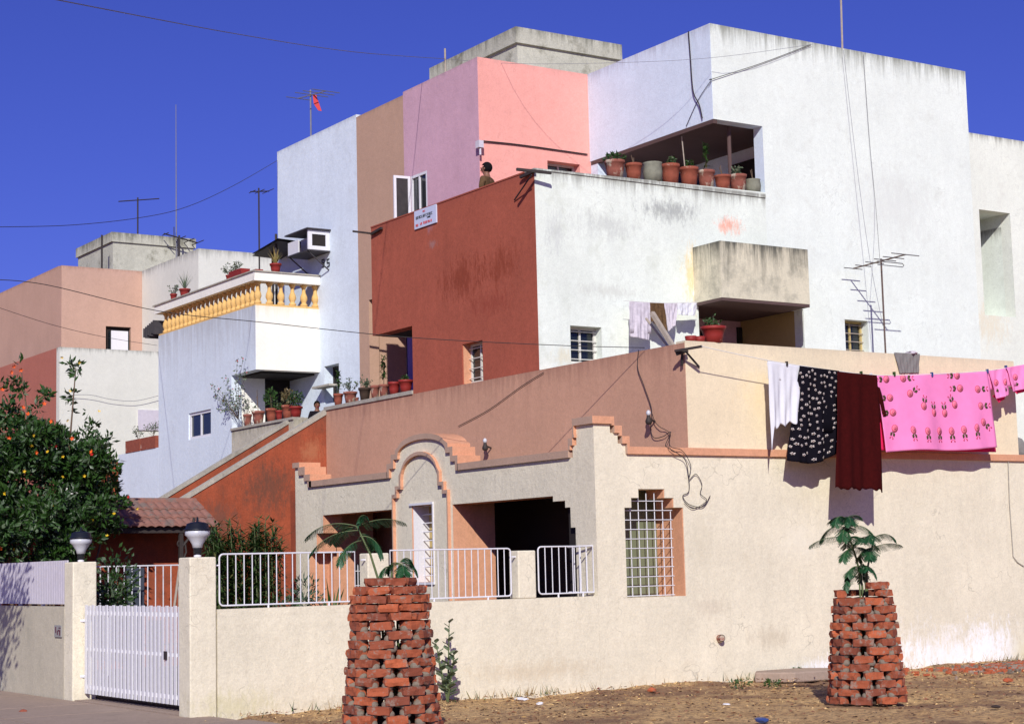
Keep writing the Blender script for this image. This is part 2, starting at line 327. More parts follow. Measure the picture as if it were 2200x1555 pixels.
def window(parent, axis, cf, depth, u0, u1, z0, z1, frame='wood_white', pane='glass', nu=0, nz=0, fw_=.04, mull=1, bar='metal_white', name='window'):
    """a casement set 'depth' behind the face cf: frame, pane, grille"""
    s = 1; c = cf+depth*s
    def P(u, z, cc): return (cc, u, z) if axis == 'x' else (u, cc, z)
    f = MB(); f.box(P(u0, z0, c), P(u0+fw_, z1, c+.05)); f.box(P(u1-fw_, z0, c), P(u1, z1, c+.05))
    f.box(P(u0+fw_, z0, c), P(u1-fw_, z0+fw_, c+.05)); f.box(P(u0+fw_, z1-fw_, c), P(u1-fw_, z1, c+.05))
    for k in range(mull):
        m = u0+(u1-u0)*(k+1)/(mull+1); f.box(P(m-fw_/2.5, z0+fw_, c+.004), P(m+fw_/2.5, z1-fw_, c+.046))
    w = f.build(name, frame, parent)
    MB().box(P(u0+.01, z0+.01, c+.03), P(u1-.01, z1-.01, c+.036)).build('pane', pane, w)
    if nu or nz:
        g = MB(); bars(g, axis, c-.03, u0, u1, z0, z1, nu, nz, .009); g.build('grille', bar, w)
    return w

# ---------------------------------------------------------------- world, sun, camera
sc = bpy.context.scene
AZ, EL = math.radians(34), math.radians(30.5)
tosun = Vector((-math.sin(AZ)*math.cos(EL), -math.cos(AZ)*math.cos(EL), math.sin(EL)))
w = bpy.data.worlds.new("World"); sc.world = w; w.use_nodes = True; nt = w.node_tree
bg = nt.nodes['Background']; sky = nt.nodes.new('ShaderNodeTexSky'); sky.sky_type = 'NISHITA'; sky.sun_disc = False
sky.sun_elevation = EL; sky.sun_rotation = math.atan2(tosun.x, tosun.y); sky.altitude = 50; sky.air_density = 1.0; sky.dust_density = .35; sky.ozone_density = 3.0
tint = nt.nodes.new('ShaderNodeMix'); tint.data_type = 'RGBA'; tint.blend_type = 'MULTIPLY'; tint.inputs[0].default_value = 1
tint.inputs[7].default_value = SKYTINT = (.35, .35, 1.09, 1)
nt.links.new(sky.outputs[0], tint.inputs[6]); nt.links.new(tint.outputs[2], bg.inputs[0]); bg.inputs[1].default_value = .085
L = bpy.data.lights.new('sun', 'SUN'); L.energy = 4.4; L.angle = math.radians(.5); L.color = (1, .97, .90)
lo = bpy.data.objects.new('sun', L); C.objects.link(lo); lo.rotation_euler = tosun.to_track_quat('Z', 'Y').to_euler(); lo.location = (-20, -30, 30)
cd = bpy.data.cameras.new('camera'); co = bpy.data.objects.new('camera', cd); C.objects.link(co); sc.camera = co
cd.sensor_width = 36; cd.lens = F_/2200*36; cd.clip_end = 2000; cd.clip_start = .1
mw = Matrix((RR, UU, -fw)).transposed().to_4x4(); mw.translation = CAM; co.matrix_world = mw
sc.view_settings.view_transform = 'Standard'; sc.view_settings.look = 'None'; sc.view_settings.exposure = 0.0; sc.view_settings.gamma = 1
sc.render.engine = 'CYCLES'
# ================================================================ GROUND
def ground():
    m, nt, b = newmat('dry_earth'); g = node(nt, 'ShaderNodeNewGeometry'); P = g.outputs['Position']
    n1 = noise(nt, P, 1.3, 6, .7); n2 = noise(nt, P, 14, 6, .75); n3 = noise(nt, P, 60, 4, .7)
    col = mix(nt, ramp(nt, n1, .38, .62), (.64, .385, .155), (.84, .55, .24))
    n0 = noise(nt, P, .45, 5, .65)
    col = mix(nt, ramp(nt, n0, .47, .58, 0, .85), col, (.25, .13, .07))
    col = mix(nt, ramp(nt, n2, .46, .60, 0, .85), col, (.24, .12, .06))
    col = mix(nt, ramp(nt, n3, .58, .68, 0, .7), col, (.52, .37, .21))
    col = mix(nt, ramp(nt, n3, .30, .42, .75, 0), col, (.09, .05, .03))
    nt.links.new(col, b.inputs['Base Color']); b.inputs['Roughness'].default_value = .97
    bp = node(nt, 'ShaderNodeBump'); bp.inputs['Strength'].default_value = .9; bp.inputs['Distance'].default_value = .05
    nt.links.new(math_(nt, 'ADD', n2, math_(nt, 'MULTIPLY', n3, .5)), bp.inputs['Height']); nt.links.new(bp.outputs[0], b.inputs['Normal'])
    M['earth'] = m
    bm = bmesh.new()
    from mathutils import noise as mn
    xs = [-600, -200, -60, -20]+[-14+i*.12 for i in range(int(26/.12))]+[20, 60, 200, 600]
    ys = [-600, -200, -60, -22]+[-14+i*.12 for i in range(int(14.3/.12))]+[6, 15, 60, 200, 600]
    vv = {}
    for i, x in enumerate(xs):
        for j, y in enumerate(ys):
            near = -14 <= x <= 12 and -14 <= y <= .3
            z = -.03
            if near:
                z = mn.noise(Vector((x*.5, y*.5, 0)))*.05+mn.noise(Vector((x*3, y*3, 2)))*.018+mn.noise(Vector((x*9, y*9, 5)))*.024
                z += -.02
                if x < -5.0: z = min(z, 0)-max(0, min(1, (-5.0-x)*1.5))*.07
                if y > -.5: z += .03*(y+.5)/.5*max(0, mn.noise(Vector((x*1.5, 0, 7)))+.4)
            vv[i, j] = bm.verts.new((x, y, z))
    for i in range(len(xs)-1):
        for j in range(len(ys)-1):
            bm.faces.new((vv[i, j], vv[i+1, j], vv[i+1, j+1], vv[i, j+1]))
    me = bpy.data.meshes.new('ground'); bm.to_mesh(me); bm.free(); me.materials.append(m)
    o = bpy.data.objects.new('ground', me); C.objects.link(o); tag(o, 'dry brown earth strewn with leaf litter', None, None, 'structure')
ground()
M['paving'] = plaster('dusty_concrete_paving', (.36, .27, .21), .15, stain=((.25, .2, .16), .55, .5), bump=.4)
def paving():
    b = MB(); y = -9.
    rows = [-9, -7.4, -5.9, -4.4, -3.0, -1.7, -.75, 0.1]
    for k in range(len(rows)-1):
        xr = -5.35-.02*k+random.uniform(-.08, .08)
        for (xa, xb_) in ((-12, -9.0), (-8.985, -7.4), (-7.385, xr)):
            b.box((xa, rows[k]+.012, -.08), (xb_, rows[k+1], .004+random.uniform(0, .006)))
    for k, (ya, yb) in enumerate(((.11, 1.6), (1.62, 3.2), (3.22, 5.5), (5.52, 9), (9.02, 14))):
        b.box((-9, ya, -.08), (-7.4, yb, .006)); b.box((-7.385, ya, -.08), (-5.79, yb, .010+.002*k))
    b.box((-12, -9, -.09), (-5.45, 14, -.004))
    o = b.build('pavement', 'paving'); tag(o, 'jointed concrete pavement before the white gate', None, None, 'structure')
    o = MB().box((-5.75, .35, -.05), (-4.2, 3.9, .02)).build('driveway', 'paving'); tag(o, 'concrete driveway behind the gate', None, None, 'structure')
    o = MB().box((-5.44, .21, -.05), (0, 10.8, .05)).build('garden_bed', 'soil'); tag(o, 'dark soil of the front garden', None, None, 'structure')
paving()
def debris():
    b = MB(); me_cols = 4
    for k in range(9000):
        x = random.uniform(-9, 10); y = -abs(random.gauss(0, 1))*3.2-.05 if random.random() < .5 else random.uniform(-9, 0)
        if y < -10: continue
        if x < -5.3 and random.random() < .93: continue
        s = random.uniform(.010, .034)*(1.7 if random.random() < .05 else 1); a = random.uniform(0, 6.3)
        c, d = math.cos(a)*s, math.sin(a)*s; t = random.uniform(.0, .02); z = random.uniform(.0, .03)
        if x < -5.3: z = .014; t = .004
        b.add([(x-c, y-d, z), (x-d*.45, y+c*.45, z+t), (x+c, y+d, z+.004), (x+d*.45, y-c*.45, z+t*.6)], [(0, 1, 2, 3)], random.choice((0, 0, 1, 1, 2, 2, 2, 3)))
    o = b.build('leaf_litter', [simple('litter_brown', (.28, .12, .06)), simple('litter_straw', (.85, .58, .25)), simple('litter_dark', (.07, .035, .02)), simple('litter_brick', (.30, .11, .06))], weld=False)
    tag(o, 'dry leaves and crumbs of brick scattered over the earth', 'leaf litter', None, 'stuff')
    b = MB()
    for k in range(420):
        x = random.uniform(-5.2, 8.5); y = -abs(random.gauss(0, .22))-.02
        if random.random() < .7: x = random.choice((-3.6, -3, -2.2, -1.2, 2.6, 4.1, 4.6, 7.6))+random.gauss(0, .25)
        h = random.uniform(.04, .16); a = random.uniform(0, 6.3); w_ = .006; dx, dy = math.cos(a)*h*.5, math.sin(a)*h*.5
        b.add([(x-w_, y, 0), (x+w_, y, 0), (x+dx, y+dy, h)], [(0, 1, 2)], 0 if random.random() < .75 else 1)
    o = b.build('dry_grass', [simple('dry_grass_blade', (.36, .25, .11)), M['leaf_bamboo']], weld=False)
    tag(o, 'thin dry grass along the foot of the wall', 'grass', None, 'stuff')
debris()
def rock(name, loc, s, mat, label, cat, sq=.6, seed=0):
    bm = bmesh.new(); bmesh.ops.create_icosphere(bm, subdivisions=2, radius=1)
    rnd = random.Random(seed)
    for v in bm.verts: v.co *= 1+rnd.uniform(-.16, .16); v.co.x *= s[0]; v.co.y *= s[1]; v.co.z *= s[2]
    me = bpy.data.meshes.new(name); bm.to_mesh(me); bm.free(); me.materials.append(M[mat])
    o = bpy.data.objects.new(name, me); C.objects.link(o); o.location = loc; o.rotation_euler.z = rnd.uniform(0, 3)
    return tag(o, label, cat)
# stone slab leaning at the wall foot
b = MB(); p0 = hz(1492, 1452, .0); 
b.prism([(2.35, -.35), (2.6, -.08), (3.4, -.05), (3.75, -.45), (3.5, -.8), (2.7, -.78)], 'z', -.03, .11)
o = b.build('stone_slab', 'paving'); tag(o, 'flat grey stone slab lying at the foot of the front wall', 'stone slab')
bv = o.modifiers.new('bevel', 'BEVEL'); bv.width = .02; bv.segments = 2
for px, py, s, mt, nm, lb, ct in ((1120, 1503, (.11, .06, .025), 'plastic_white', 'plastic_bag', 'crumpled white plastic bag on the earth right of the milkweed bush', 'litter'),
        (1160, 1512, (.05, .04, .02), 'plastic_white', 'paper_scrap', 'small white paper scrap just right of the crumpled bag', 'litter'),
        (1560, 1515, (.045, .045, .02), 'plastic_white', 'plastic_cup', 'pale plastic scrap on the bare earth in front of the stone slab', 'litter'),
        (1636, 1548, (.09, .05, .03), 'plastic_blue', 'plastic_bag', 'blue plastic bag at the bottom edge of the photo', 'litter'),
        (1400, 1483, (.06, .05, .035), 'brick', 'broken_brick', 'broken red brick on the earth left of the stone slab', 'brick'),
        (2165, 1462, (.07, .05, .03), 'brick', 'broken_brick', 'broken brick piece in the rubble at far right', 'brick'),
        (2140, 1519, (.10, .05, .015), 'soil', 'dark_rag', 'flat dark rag on the ground at lower right', 'litter'),
        (1255, 1475, (.07, .06, .05), 'paving', 'stone', 'round brown stone at the foot of the wall below the stepped window', 'stone'),
        (50, 1528, (.05, .03, .02), 'terracotta', 'paper_scrap', 'small brown scrap on the pavement at lower left', 'litter')):
    p = hz(px, py, .01); rock(nm, (p.x, p.y, .02), s, mt, lb, ct, seed=px)
b = MB()
for k in range(900):
    x = random.gauss(7.2, 1.0); y = -random.uniform(.5, 1.9)-abs(random.gauss(0, .2)); s = random.uniform(.012, .045)
    b.box((x-s, y-s*.6, -.01), (x+s, y+s*.6, random.uniform(.015, .05)), random.choice((0, 0, 1, 2)))
o = b.build('brick_rubble', ['brick', 'mortar', 'paving'], weld=False); tag(o, 'low spread of crushed brick rubble beside the right tree guard', 'rubble', None, 'stuff')

# ================================================================ CORNER HOUSE
H = thing('corner_house', 'tall cream, brown, brick red, white and pink corner house with an arched veranda front', 'house')
xW = [hy(x, 1200, 0).x for x in (1345, 1360, 1376)]; xE = [hy(x, 1150, 0).x for x in (1431, 1450, 1470)]
zs_ = [hy(1345, 1284, 0).z, hy(1345, 1090, 0).z, hy(1360, 1069, 0).z, hy(1376, 1050, 0).z]
fh = [(xW[0], xE[2], zs_[0], zs_[1]), (xW[1], xE[1], zs_[1], zs_[2]), (xW[2], xE[0], zs_[2], zs_[3])]
sh = [hy(8.0, 0, 0)]  # unused
# front wall with its stepped corner parapet; the steps are holes cut from the top of the panel
st = [(hy(1326, 930, 0)), (hy(1311, 915, 0)), (hy(1342, 952, 0))]
xs1 = hy(1311, 950, 0).x; xs2 = hy(1327, 950, 0).x; xs3 = hy(1343, 950, 0).x
z1 = 3.50; z2 = 3.38; z3 = 3.24; z4 = 3.10
X8 = 8.32
grid('wall', 'y', 0, .4, 0, 13.5, -.3, 3.5, 'cream_low', H, holes=fh+[(xs1, xs2, z2, 9), (xs2, xs3, z3, 9), (xs3, 14, z4, 9), (8.42, 9.3, 1.25, 2.5)][:0] +
     [(xs1, xs2, z2, 3.5), (xs2, xs3, z3, 3.5), (xs3, 13.5, z4, 3.5), (8.44, 9.3, 1.22, 2.45)]+fh, rev=None, label='pale front wall with stepped parapet corner')
# orange reveals of the stepped window
b = MB()
dpt = .40
b.box((xE[2]-.012, .012, zs_[0]), (xE[2]-.001, dpt-.01, zs_[1]-.001)); b.box((xE[1]-.012, .012, zs_[1]), (xE[1]-.001, dpt-.01, zs_[2]-.001)); b.box((xE[0]-.012, .012, zs_[2]), (xE[0]-.001, dpt-.01, zs_[3]-.001))
b.box((xE[2]-.010, .401, zs_[0]-.1), (xE[2]+.05, .739, zs_[3]+.1)); b.box((xW[0]-.36, .401, zs_[0]-.05), (xE[2]-.012, .739, zs_[0]-.003))
b.build('reveal', 'orange_trim', H)
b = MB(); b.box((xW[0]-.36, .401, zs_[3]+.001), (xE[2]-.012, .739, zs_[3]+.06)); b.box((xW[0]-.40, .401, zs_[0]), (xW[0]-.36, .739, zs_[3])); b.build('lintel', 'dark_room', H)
W = MB(); W.box((xW[0]+.0, .401, zs_[0]-.1), (xE[2]+.2, .421, zs_[0]-.05)); W = MB(); W.box((xW[0]-.35, .60, zs_[0]-.1), (xE[2]+.15, .62, zs_[3]+.1)).build('window', 'green_glass', H, ); wn = C.objects['window'] if 'window' in C.objects else None
g = MB(); gx0, gx1 = xW[0]+.02, xE[2]-.16; gy = .085
nv = 7
for i in range(nv):
    x = gx0+(gx1-gx0)*i/(nv-1); zt = zs_[1]-.03 if i in (0, nv-1) else (zs_[2]-.03 if i in (1, nv-2) else zs_[3]-.05)
    g.tube([(x, gy, zs_[0]+.005), (x, gy, zt)], .0068, 6)
nh = 11
for j in range(nh):
    z = zs_[0]+.02+j*(zs_[3]-.18-zs_[0])/(nh-1)
    a, c = (gx0-.02, gx1+.02) if z < zs_[1]-.02 else ((gx0+.13, gx1-.13) if z < zs_[2] else (gx0+.26, gx1-.26))
    g.tube([(a, gy-.012, z), (c, gy-.012, z)], .006, 6)
g.build('grille', 'metal_white', H)
# far right ground window
window(H, 'y', 0, .18, 8.46, 9.28, 1.24, 2.43, nu=5, nz=7)
b = MB(); b.tube([hy(2166, 990, -.02), hy(2169, 1080, -.02), hy(2177, 1195, -.02), hy(2186, 1207, -.02), hy(2200, 1216, -.02)], .007, 5); b.build('drain_pipe', 'coping', H)
# band and stepped cap on the front
b = MB(); t = .05
def capx(xa, xb_, z, ya=-.045, yb=.36): b.box((xa, ya, z), (xb_, yb, z+.10))
capx(-.045, xs1+.045, z1, yb=.43)
for xa, xb_, za in ((xs1, xs2, z2), (xs2, xs3, z3)):
    capx(xa+.045, xb_+.045, za)
b.box((xs1+.002, -.045, z2+.1), (xs1+.045, .36, z1)); b.box((xs2+.002, -.045, z3+.1), (xs2+.045, .36, z2)); b.box((xs3+.002, -.045, z4+.1), (xs3+.045, .36, z3))
b.box((xs3+.002, -.045, z4), (13.5, .05, z4+.10))
b.build('coping', 'orange_trim', H)
# veranda side facade (x = 0)
Y = lambda px, py: hx(px, py, 0).y
Z = lambda px, py: hx(px, py, 0).z
ys1, ys2, ys3 = Y(1250, 925), Y(1239, 940), Y(1230, 960)
o1L, o1R = 3.66, Y(1188, 1062); o1T = 2.58
steps1 = [(Y(1188, 1070), Y(1214, 1075), Z(1188, 1077)), (Y(1214, 1080), Y(1226, 1110), Z(1214, 1090)), (Y(1226, 1110), Y(1237, 1150), Z(1226, 1133))]
o2R, o2L = 5.50, Y(694, 1110); yEnd = Y(635, 1100)
holes = [(steps1[0][0], o1L, .4, o1T)]+[(b_, a_, .4, z_) for a_, b_, z_ in steps1]
holes += [(o2R, o2L, .4, o1T), (o2L, Y(680, 1130), .4, 2.28), (Y(680, 1130), Y(665, 1175), .4, 1.95)]
wv0, wv1 = Y(930, 1090), Y(885, 1090); wz0, wz1 = Z(930, 1250), Z(925, 1083)
holes += [(wv0, wv1, wz0, wz1)]
holes += [(ys1, ys2, z2, 3.5), (ys2, ys3, z3, 3.5), (ys3, yEnd+1, z4-.02, 3.5)]
ye1, ye2 = Y(653, 1000), Y(664, 1020)
grid('wall', 'x', 0, .37, .4, yEnd, 0, 3.5, 'cream_low', H, rev='orange_trim', holes=holes, label='veranda side wall with stepped openings')
b = MB()
def capy(ya, yb, z, xa=-.045, xb_=.36): b.box((xa, ya, z), (xb_, yb, z+.10))
b2 = MB()
capy(max(ys1, .402), ys2+.045, z2); capy(ys2+.046, ys3+.045, z3)
b.box((-.045, .401, z2+.101), (.36, .43, z1-.001)); b.box((-.045, ys2+.002, z3+.1), (.36, ys2+.045, z2)); b.box((-.045, ys3+.002, z4+.08), (.36, ys3+.045, z3))
b.build('coping', 'orange_trim', H)
aR, aL = 3.50, 5.52   # the arched gable spans these y
b = MB(); b.box((-.045, ys3+.046, z4-.02), (.10, aR-.06, z4+.08)); b.build('coping', 'brown_trim', H); b = MB(); b.box((-.045, aL+.06, z4-.02), (.10, yEnd-.55, z4+.08)); b.build('coping', 'brown_trim', H)
# arched gable: profile from pixels on x = 0
def prof(pts): return [(Y(*p), Z(*p)) for p in pts]
outer_pts = [(979, 1006), (979, 985), (972, 985), (972, 967), (962, 967)] 
inR = [(968, 1011), (968, 998), (956, 999), (956, 981), (948, 981)]
def arcp(cx, cy, rx, ry, a0, a1, n, slant):
    return [(cx+rx*math.cos(math.radians(a0+(a1-a0)*i/n)), cy-ry*math.sin(math.radians(a0+(a1-a0)*i/n))+slant*(cx-(cx+rx*math.cos(math.radians(a0+(a1-a0)*i/n))))) for i in range(n+1)]
def gable(yR, yL, zb, sw, shh, zs, za, n=14):
    """stepped shoulders then a round head, in (y, z): from right foot to left foot"""
    pts = [(yR, zb), (yR, zb+shh), (yR+sw, zb+shh), (yR+sw, zb+2*shh), (yR+2*sw, zb+2*shh), (yR+2*sw, zs)]
    cy = (yR+yL)/2; r = (yL-yR)/2-2*sw
    for i in range(1, n): a = PI*i/n; pts.append((cy-r*math.cos(a), zs+(za-zs)*math.sin(a)))
    pts += [(yL-2*sw, zs), (yL-2*sw, zb+2*shh), (yL-sw, zb+2*shh), (yL-sw, zb+shh), (yL, zb+shh), (yL, zb)]
    return pts
def ring(b, outer, inner, x0, x1, mi=0):
    n = len(outer)
    for i in range(n-1):
        q = [outer[i], outer[i+1], inner[i+1], inner[i]]
        vs = [(x0, *p) for p in q]+[(x1, *p) for p in q]
        b.add(vs, [(0, 1, 2, 3), (7, 6, 5, 4), (0, 4, 5, 1), (3, 2, 6, 7)], mi)
    for i in (0, n-1):
        b.add([(x0, *outer[i]), (x0, *inner[i]), (x1, *inner[i]), (x1, *outer[i])], [(0, 1, 2, 3)], mi)
t = .085
zA = Z(905, 930)
inner = gable(aR, aL, z4-.02, .14, .14, 3.42, zA-.10)
outer = [(y-(t*.9 if i < 6 else 0)+(t*.9 if i > len(inner)-7 else 0), z+t) for i, (y, z) in enumerate(inner)]
outer[0] = (aR-t*.9, z4-.02); outer[-1] = (aL+t*.9, z4-.02)
b = MB(); b.prism(inner, 'x', 0, .34); b.build('arched_gable', 'cream_low', H)
b = MB(); ring(b, outer, inner, -.045, .36); b.build('coping', 'orange_trim', H)
# pilaster panel below with its own smaller arch
pR, pL = Y(967, 1150), Y(851, 1150)
inner = gable(pR, pL, 2.62, .13, .13, 3.04, 3.38)
zb_ = .05
inner = [(pR, zb_)]+inner[1:-1]+[(pL, zb_)]
t = .055
outer = [(y-(t if i < 6 else 0)+(t if i > len(inner)-7 else 0), z+t) for i, (y, z) in enumerate(inner)]
outer[0] = (pR-.03, zb_); outer[-1] = (pL+.03, zb_); outer[1] = (pR-.03, outer[1][1]); outer[-2] = (pL+.03, outer[-2][1])
b = MB(); ring(b, outer, inner, -.055, -.002); b.build('arch_moulding', 'orange_trim', H)
# veranda narrow window
b = MB(); a_, c_ = wv0, wv1
b.box((-.03, a_-.03, wz1), (-.002, c_+.05, wz1+.035)); b.box((-.02, a_-.03, wz0), (-.002, a_, wz1)); b.box((-.03, a_-.03, wz0-.035), (-.002, c_+.05, wz0))
w1 = b.build('window_surround', 'metal_white', H)
b = MB(); b.box((.02, c_-.012, wz0+.002), (.36, c_-.002, wz1-.002)); b.build('reveal', 'metal_white', H)
b = MB()
for k in range(3): y = a_+.05+k*.10; b.tube([(.2, y, wz0), (.2, y, wz1)], .012, 5)
for k in range(9): z = wz0+.1+k*.135; b.tube([(.19, a_, z), (.19, c_, z)], .010, 5)
b.build('grille', 'metal_white', H); MB().box((.30, a_-.02, wz0-.02), (.33, c_+.02, wz1+.02)).build('pane', 'ochre', H)
# stepped end piece of the veranda parapet
yA = yEnd; zE = [3.10, 3.22, 3.36, 3.48]
yy = [Y(690, 1030), Y(668, 1015), Y(657, 1003), Y(645, 1000)]
b = MB()
for k in range(3): b.box((.0, yy[k+1]-.0 if k < 2 else yy[3]-.0, z4-.02), (.34, yEnd, z4+.02+.13*(k+1)-.09))
b = MB(); b.prism([(yy[1], z4-.02), (yEnd, z4-.02), (yEnd, 3.44), (yy[3], 3.44), (yy[3], 3.30), (yy[2], 3.30), (yy[2], 3.19), (yy[1], 3.19)], 'x', 0, .34)
b.build('parapet_step', 'cream_low', H)
b = MB(); b.box((-.045, yy[3]-.045, 3.441), (.37, yEnd+.02, 3.53)); b.box((-.045, yy[2]-.045, 3.301), (.37, yy[3]-.002, 3.441)); b.box((-.045, yy[1]-.045, 3.191), (.37, yy[2]-.002, 3.301)); b.box((-.045, yy[1]-.09, 3.08), (.37, yy[1]-.002, 3.191))
b.build('coping', 'orange_trim', H)
# veranda inside: end wall, ceiling, floor, piers
slab('veranda_roof', (.37, .4, 2.86), (1.61, yEnd-.02, 3.02), 'coping', H)
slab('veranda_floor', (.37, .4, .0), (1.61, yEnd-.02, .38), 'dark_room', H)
slab('wall', (.0, yEnd-.001, 0), (1.61, yEnd+.2, 3.05), 'orange_red', H)
slab('pier', (.37, 3.67, .38), (.75, 5.3, 2.86), 'orange_trim', H)
slab('pier', (.37, 8.25, .38), (1.15, yEnd-.03, 2.86), 'orange_trim', H)
slab('shade_lining', (.372, .80, .38), (1.5, .9, 2.86), 'dark_room', H)  # near-black sheets that carry the veranda's shade in their colour
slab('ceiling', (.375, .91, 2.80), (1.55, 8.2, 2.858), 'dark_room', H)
slab('shade_lining', (1.52, .91, .38), (1.6, 8.2, 2.8), 'dark_room', H)
b = MB(); bars(b, 'y', 8.2, .75, 1.12, .5, 1.75, 3, 5, .008); b.build('grille', 'metal_white', H)
slab('window', (.78, 8.22, .5), (1.12, 8.24, 1.75), 'glass', H)
# main wall x=1.61: brown parapet wall of the first terrace
grid('wall', 'x', 1.61, 1.85, .005, 10.88, 0, 4.67, 'brown', H, label='brown side wall')
slab('parapet', (1.614, 0.0, 3.10), (X8, .2, 4.70), 'cream', H)
b = MB(); b.box((1.585, 7.57, 4.67), (1.875, 10.93, 4.735)); b.build('coping', 'coping', H)
slab('terrace_floor', (1.85, .201, 3.55), (8.09, 3.62, 3.74), 'paving', H); slab('terrace_floor', (8.33, .41, 2.95), (13.29, 3.61, 3.08), 'paving', H); slab('parapet', (8.10, .201, 3.0), (X8-.002, 3.61, 4.695), 'cream', H)
slab('terrace_floor', (1.86, 7.0, 3.55), (4.5, 12.0, 3.74), 'paving', H)
# white wall y=3.62
bx0, bx1 = 4.85, 7.20
w1 = (hy(1226, 740, 3.62).x, hy(1293, 740, 3.62).x, hy(1226, 778, 3.62).z, hy(1226, 699, 3.62).z)
w2 = (hy(1816, 720, 3.62).x, hy(1866, 720, 3.62).x, 5.25, hy(1816, 686, 3.62).z)
w3 = (11.78, 12.64, 6.13, 8.15)
zj = hy(1645, 414, 3.62).z
w4 = (hy(2169, 780, 3.62).x, hy(2190, 780, 3.62).x, 4.6, 5.15)
grid('wall', 'y', 3.62, 3.86, 1.614, 5.334, 4.675, 7.86, 'white', H, holes=[w1, (bx0, 5.334, 4.675, 5.96)], label='white front wall above the first terrace')
grid('wall', 'y', 3.62, 3.86, 1.851, bx0, 3.0, 4.675, 'white', H)
grid('wall', 'y', 3.62, 3.86, 5.334, 6.43, 3.74, 7.90, 'white', H, holes=[(5.334, 6.43, 3.74, 5.96)], label='white front wall over the balcony')
grid('wall', 'y', 3.62, 3.86, 6.43, 8.0, 3.74, 7.90, 'white_tall', H, holes=[(6.43, bx1, 3.74, 5.96)], label='white front wall beside the balcony')
grid('wall', 'y', 3.62, 3.86, 5.334, 8.0, 7.90, 10.81, 'white_tall', H, rev='lavender', holes=[(5.334, 6.43, 7.90, 9.13)], label='top of the tall white wall')
grid('wall', 'y', 3.62, 3.86, 8.0, 11.61, 3.0, 10.81, 'white_tall', H, holes=[w2, w4], label='tall white front wall')
grid('wall', 'y', 3.62, 3.86, 11.61, 16, 3.0, 9.62, 'white_wing', H, holes=[w3], label='lower white wing at the right')
grid('wall', 'x', 1.61, 1.85, 3.625, 9.0, 4.671, 7.86, 'red', H, holes=[(7.56, 9.0, 4.671, 5.87), (hx(1037, 760, 1.61).y, hx(993, 760, 1.61).y, 4.671, hx(1037, 730, 1.61).z)], label='brick red side wall')
# red window
ra, rb, rz = hx(1037, 760, 1.61).y, hx(993, 760, 1.61).y, hx(1037, 730, 1.61).z
window(H, 'x', 1.61, .16, ra, rb, 4.68, rz, nu=0, nz=4, bar='wood_white')
b = MB(); b.box((1.63, rb-.012, 4.68), (1.84, rb-.002, rz)); b.build('reveal', 'orange_trim', H)
slab('parapet', (1.86, 8.78, 6.9), (2.86, 9.0, 7.84), 'brown', H)
slab('terrace_floor', (1.86, 3.87, 6.68), (5.32, 8.99, 6.9), 'coping', H)
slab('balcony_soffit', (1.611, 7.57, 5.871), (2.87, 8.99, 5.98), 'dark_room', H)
# windows
window(H, 'y', 3.62, .17, w1[0], w1[1], w1[2], w1[3], nu=0, nz=4, bar='wood_white')
window(H, 'y', 3.62, .17, w2[0], w2[1], w2[2], w2[3], frame='ochre', nu=0, nz=4, bar='wood')
window(H, 'y', 3.62, .85, w3[0], w3[1], w3[2], w3[3], nu=2, nz=3, frame='lattice')
b = MB(); b.box((w3[1], 3.861, 6.0), (w3[1]+.2, 4.6, 8.3)); b.box((w3[0]-.2, 3.861, 6.0), (w3[0], 4.6, 8.3)); b.box((w3[0], 3.861, 8.15), (w3[1], 4.6, 8.35)); b.box((w3[0], 3.861, 5.95), (w3[1], 4.6, 6.13)); b.box((w3[0]+.0, 4.3, 6.13), (w3[0]+.6, 4.46, 6.6)); b.build('window_recess', 'white', H)
window(H, 'y', 3.62, .2, w4[0], w4[1], w4[2], w4[3])
# balcony box
b = MB(); bxa, bxb, byf, bz0, bz1 = 4.77, 6.70, 2.91, 5.92, 6.86
b.box((bxa, byf, bz0), (bxb+.55, byf+.12, bz1)); b = MB()
b.box((bxa, byf, bz0), (bxb, byf+.12, bz1)); b.box((bxa, byf+.12, bz0), (bxa+.12, 3.619, bz1)); b.box((bxb-.12, byf+.12, bz0), (bxb, 3.619, bz1))
b.build('balcony', 'stain', H, )
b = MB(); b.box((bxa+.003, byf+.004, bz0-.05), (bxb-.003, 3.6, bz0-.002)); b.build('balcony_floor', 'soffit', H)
# recess under balcony
b = MB(); b.box((bx0, 5.3, 3.74), (bx1+.6, 5.45, 6.0)); b.box((bx0-.14, 3.862, 3.74), (bx0-.001, 5.3, 6.0)); b.build('recess_wall', 'mauve', H)
slab('recess_wall', (bx1+.001, 3.862, 3.74), (bx1+.15, 5.3, 6.0), 'ochre', H)
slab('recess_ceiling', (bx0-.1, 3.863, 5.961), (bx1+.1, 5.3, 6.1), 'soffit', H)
xd0, xd1 = hy(1583, 700, 5.28).x, hy(1655, 700, 5.28).x
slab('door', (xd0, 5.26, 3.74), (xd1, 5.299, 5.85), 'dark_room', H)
wx0 = hy(1500, 690, 5.28).x
window(H, 'y', 5.2, .06, max(bx0+.05, wx0), hy(1538, 690, 5.28).x, 4.7, 5.75, frame='soffit')
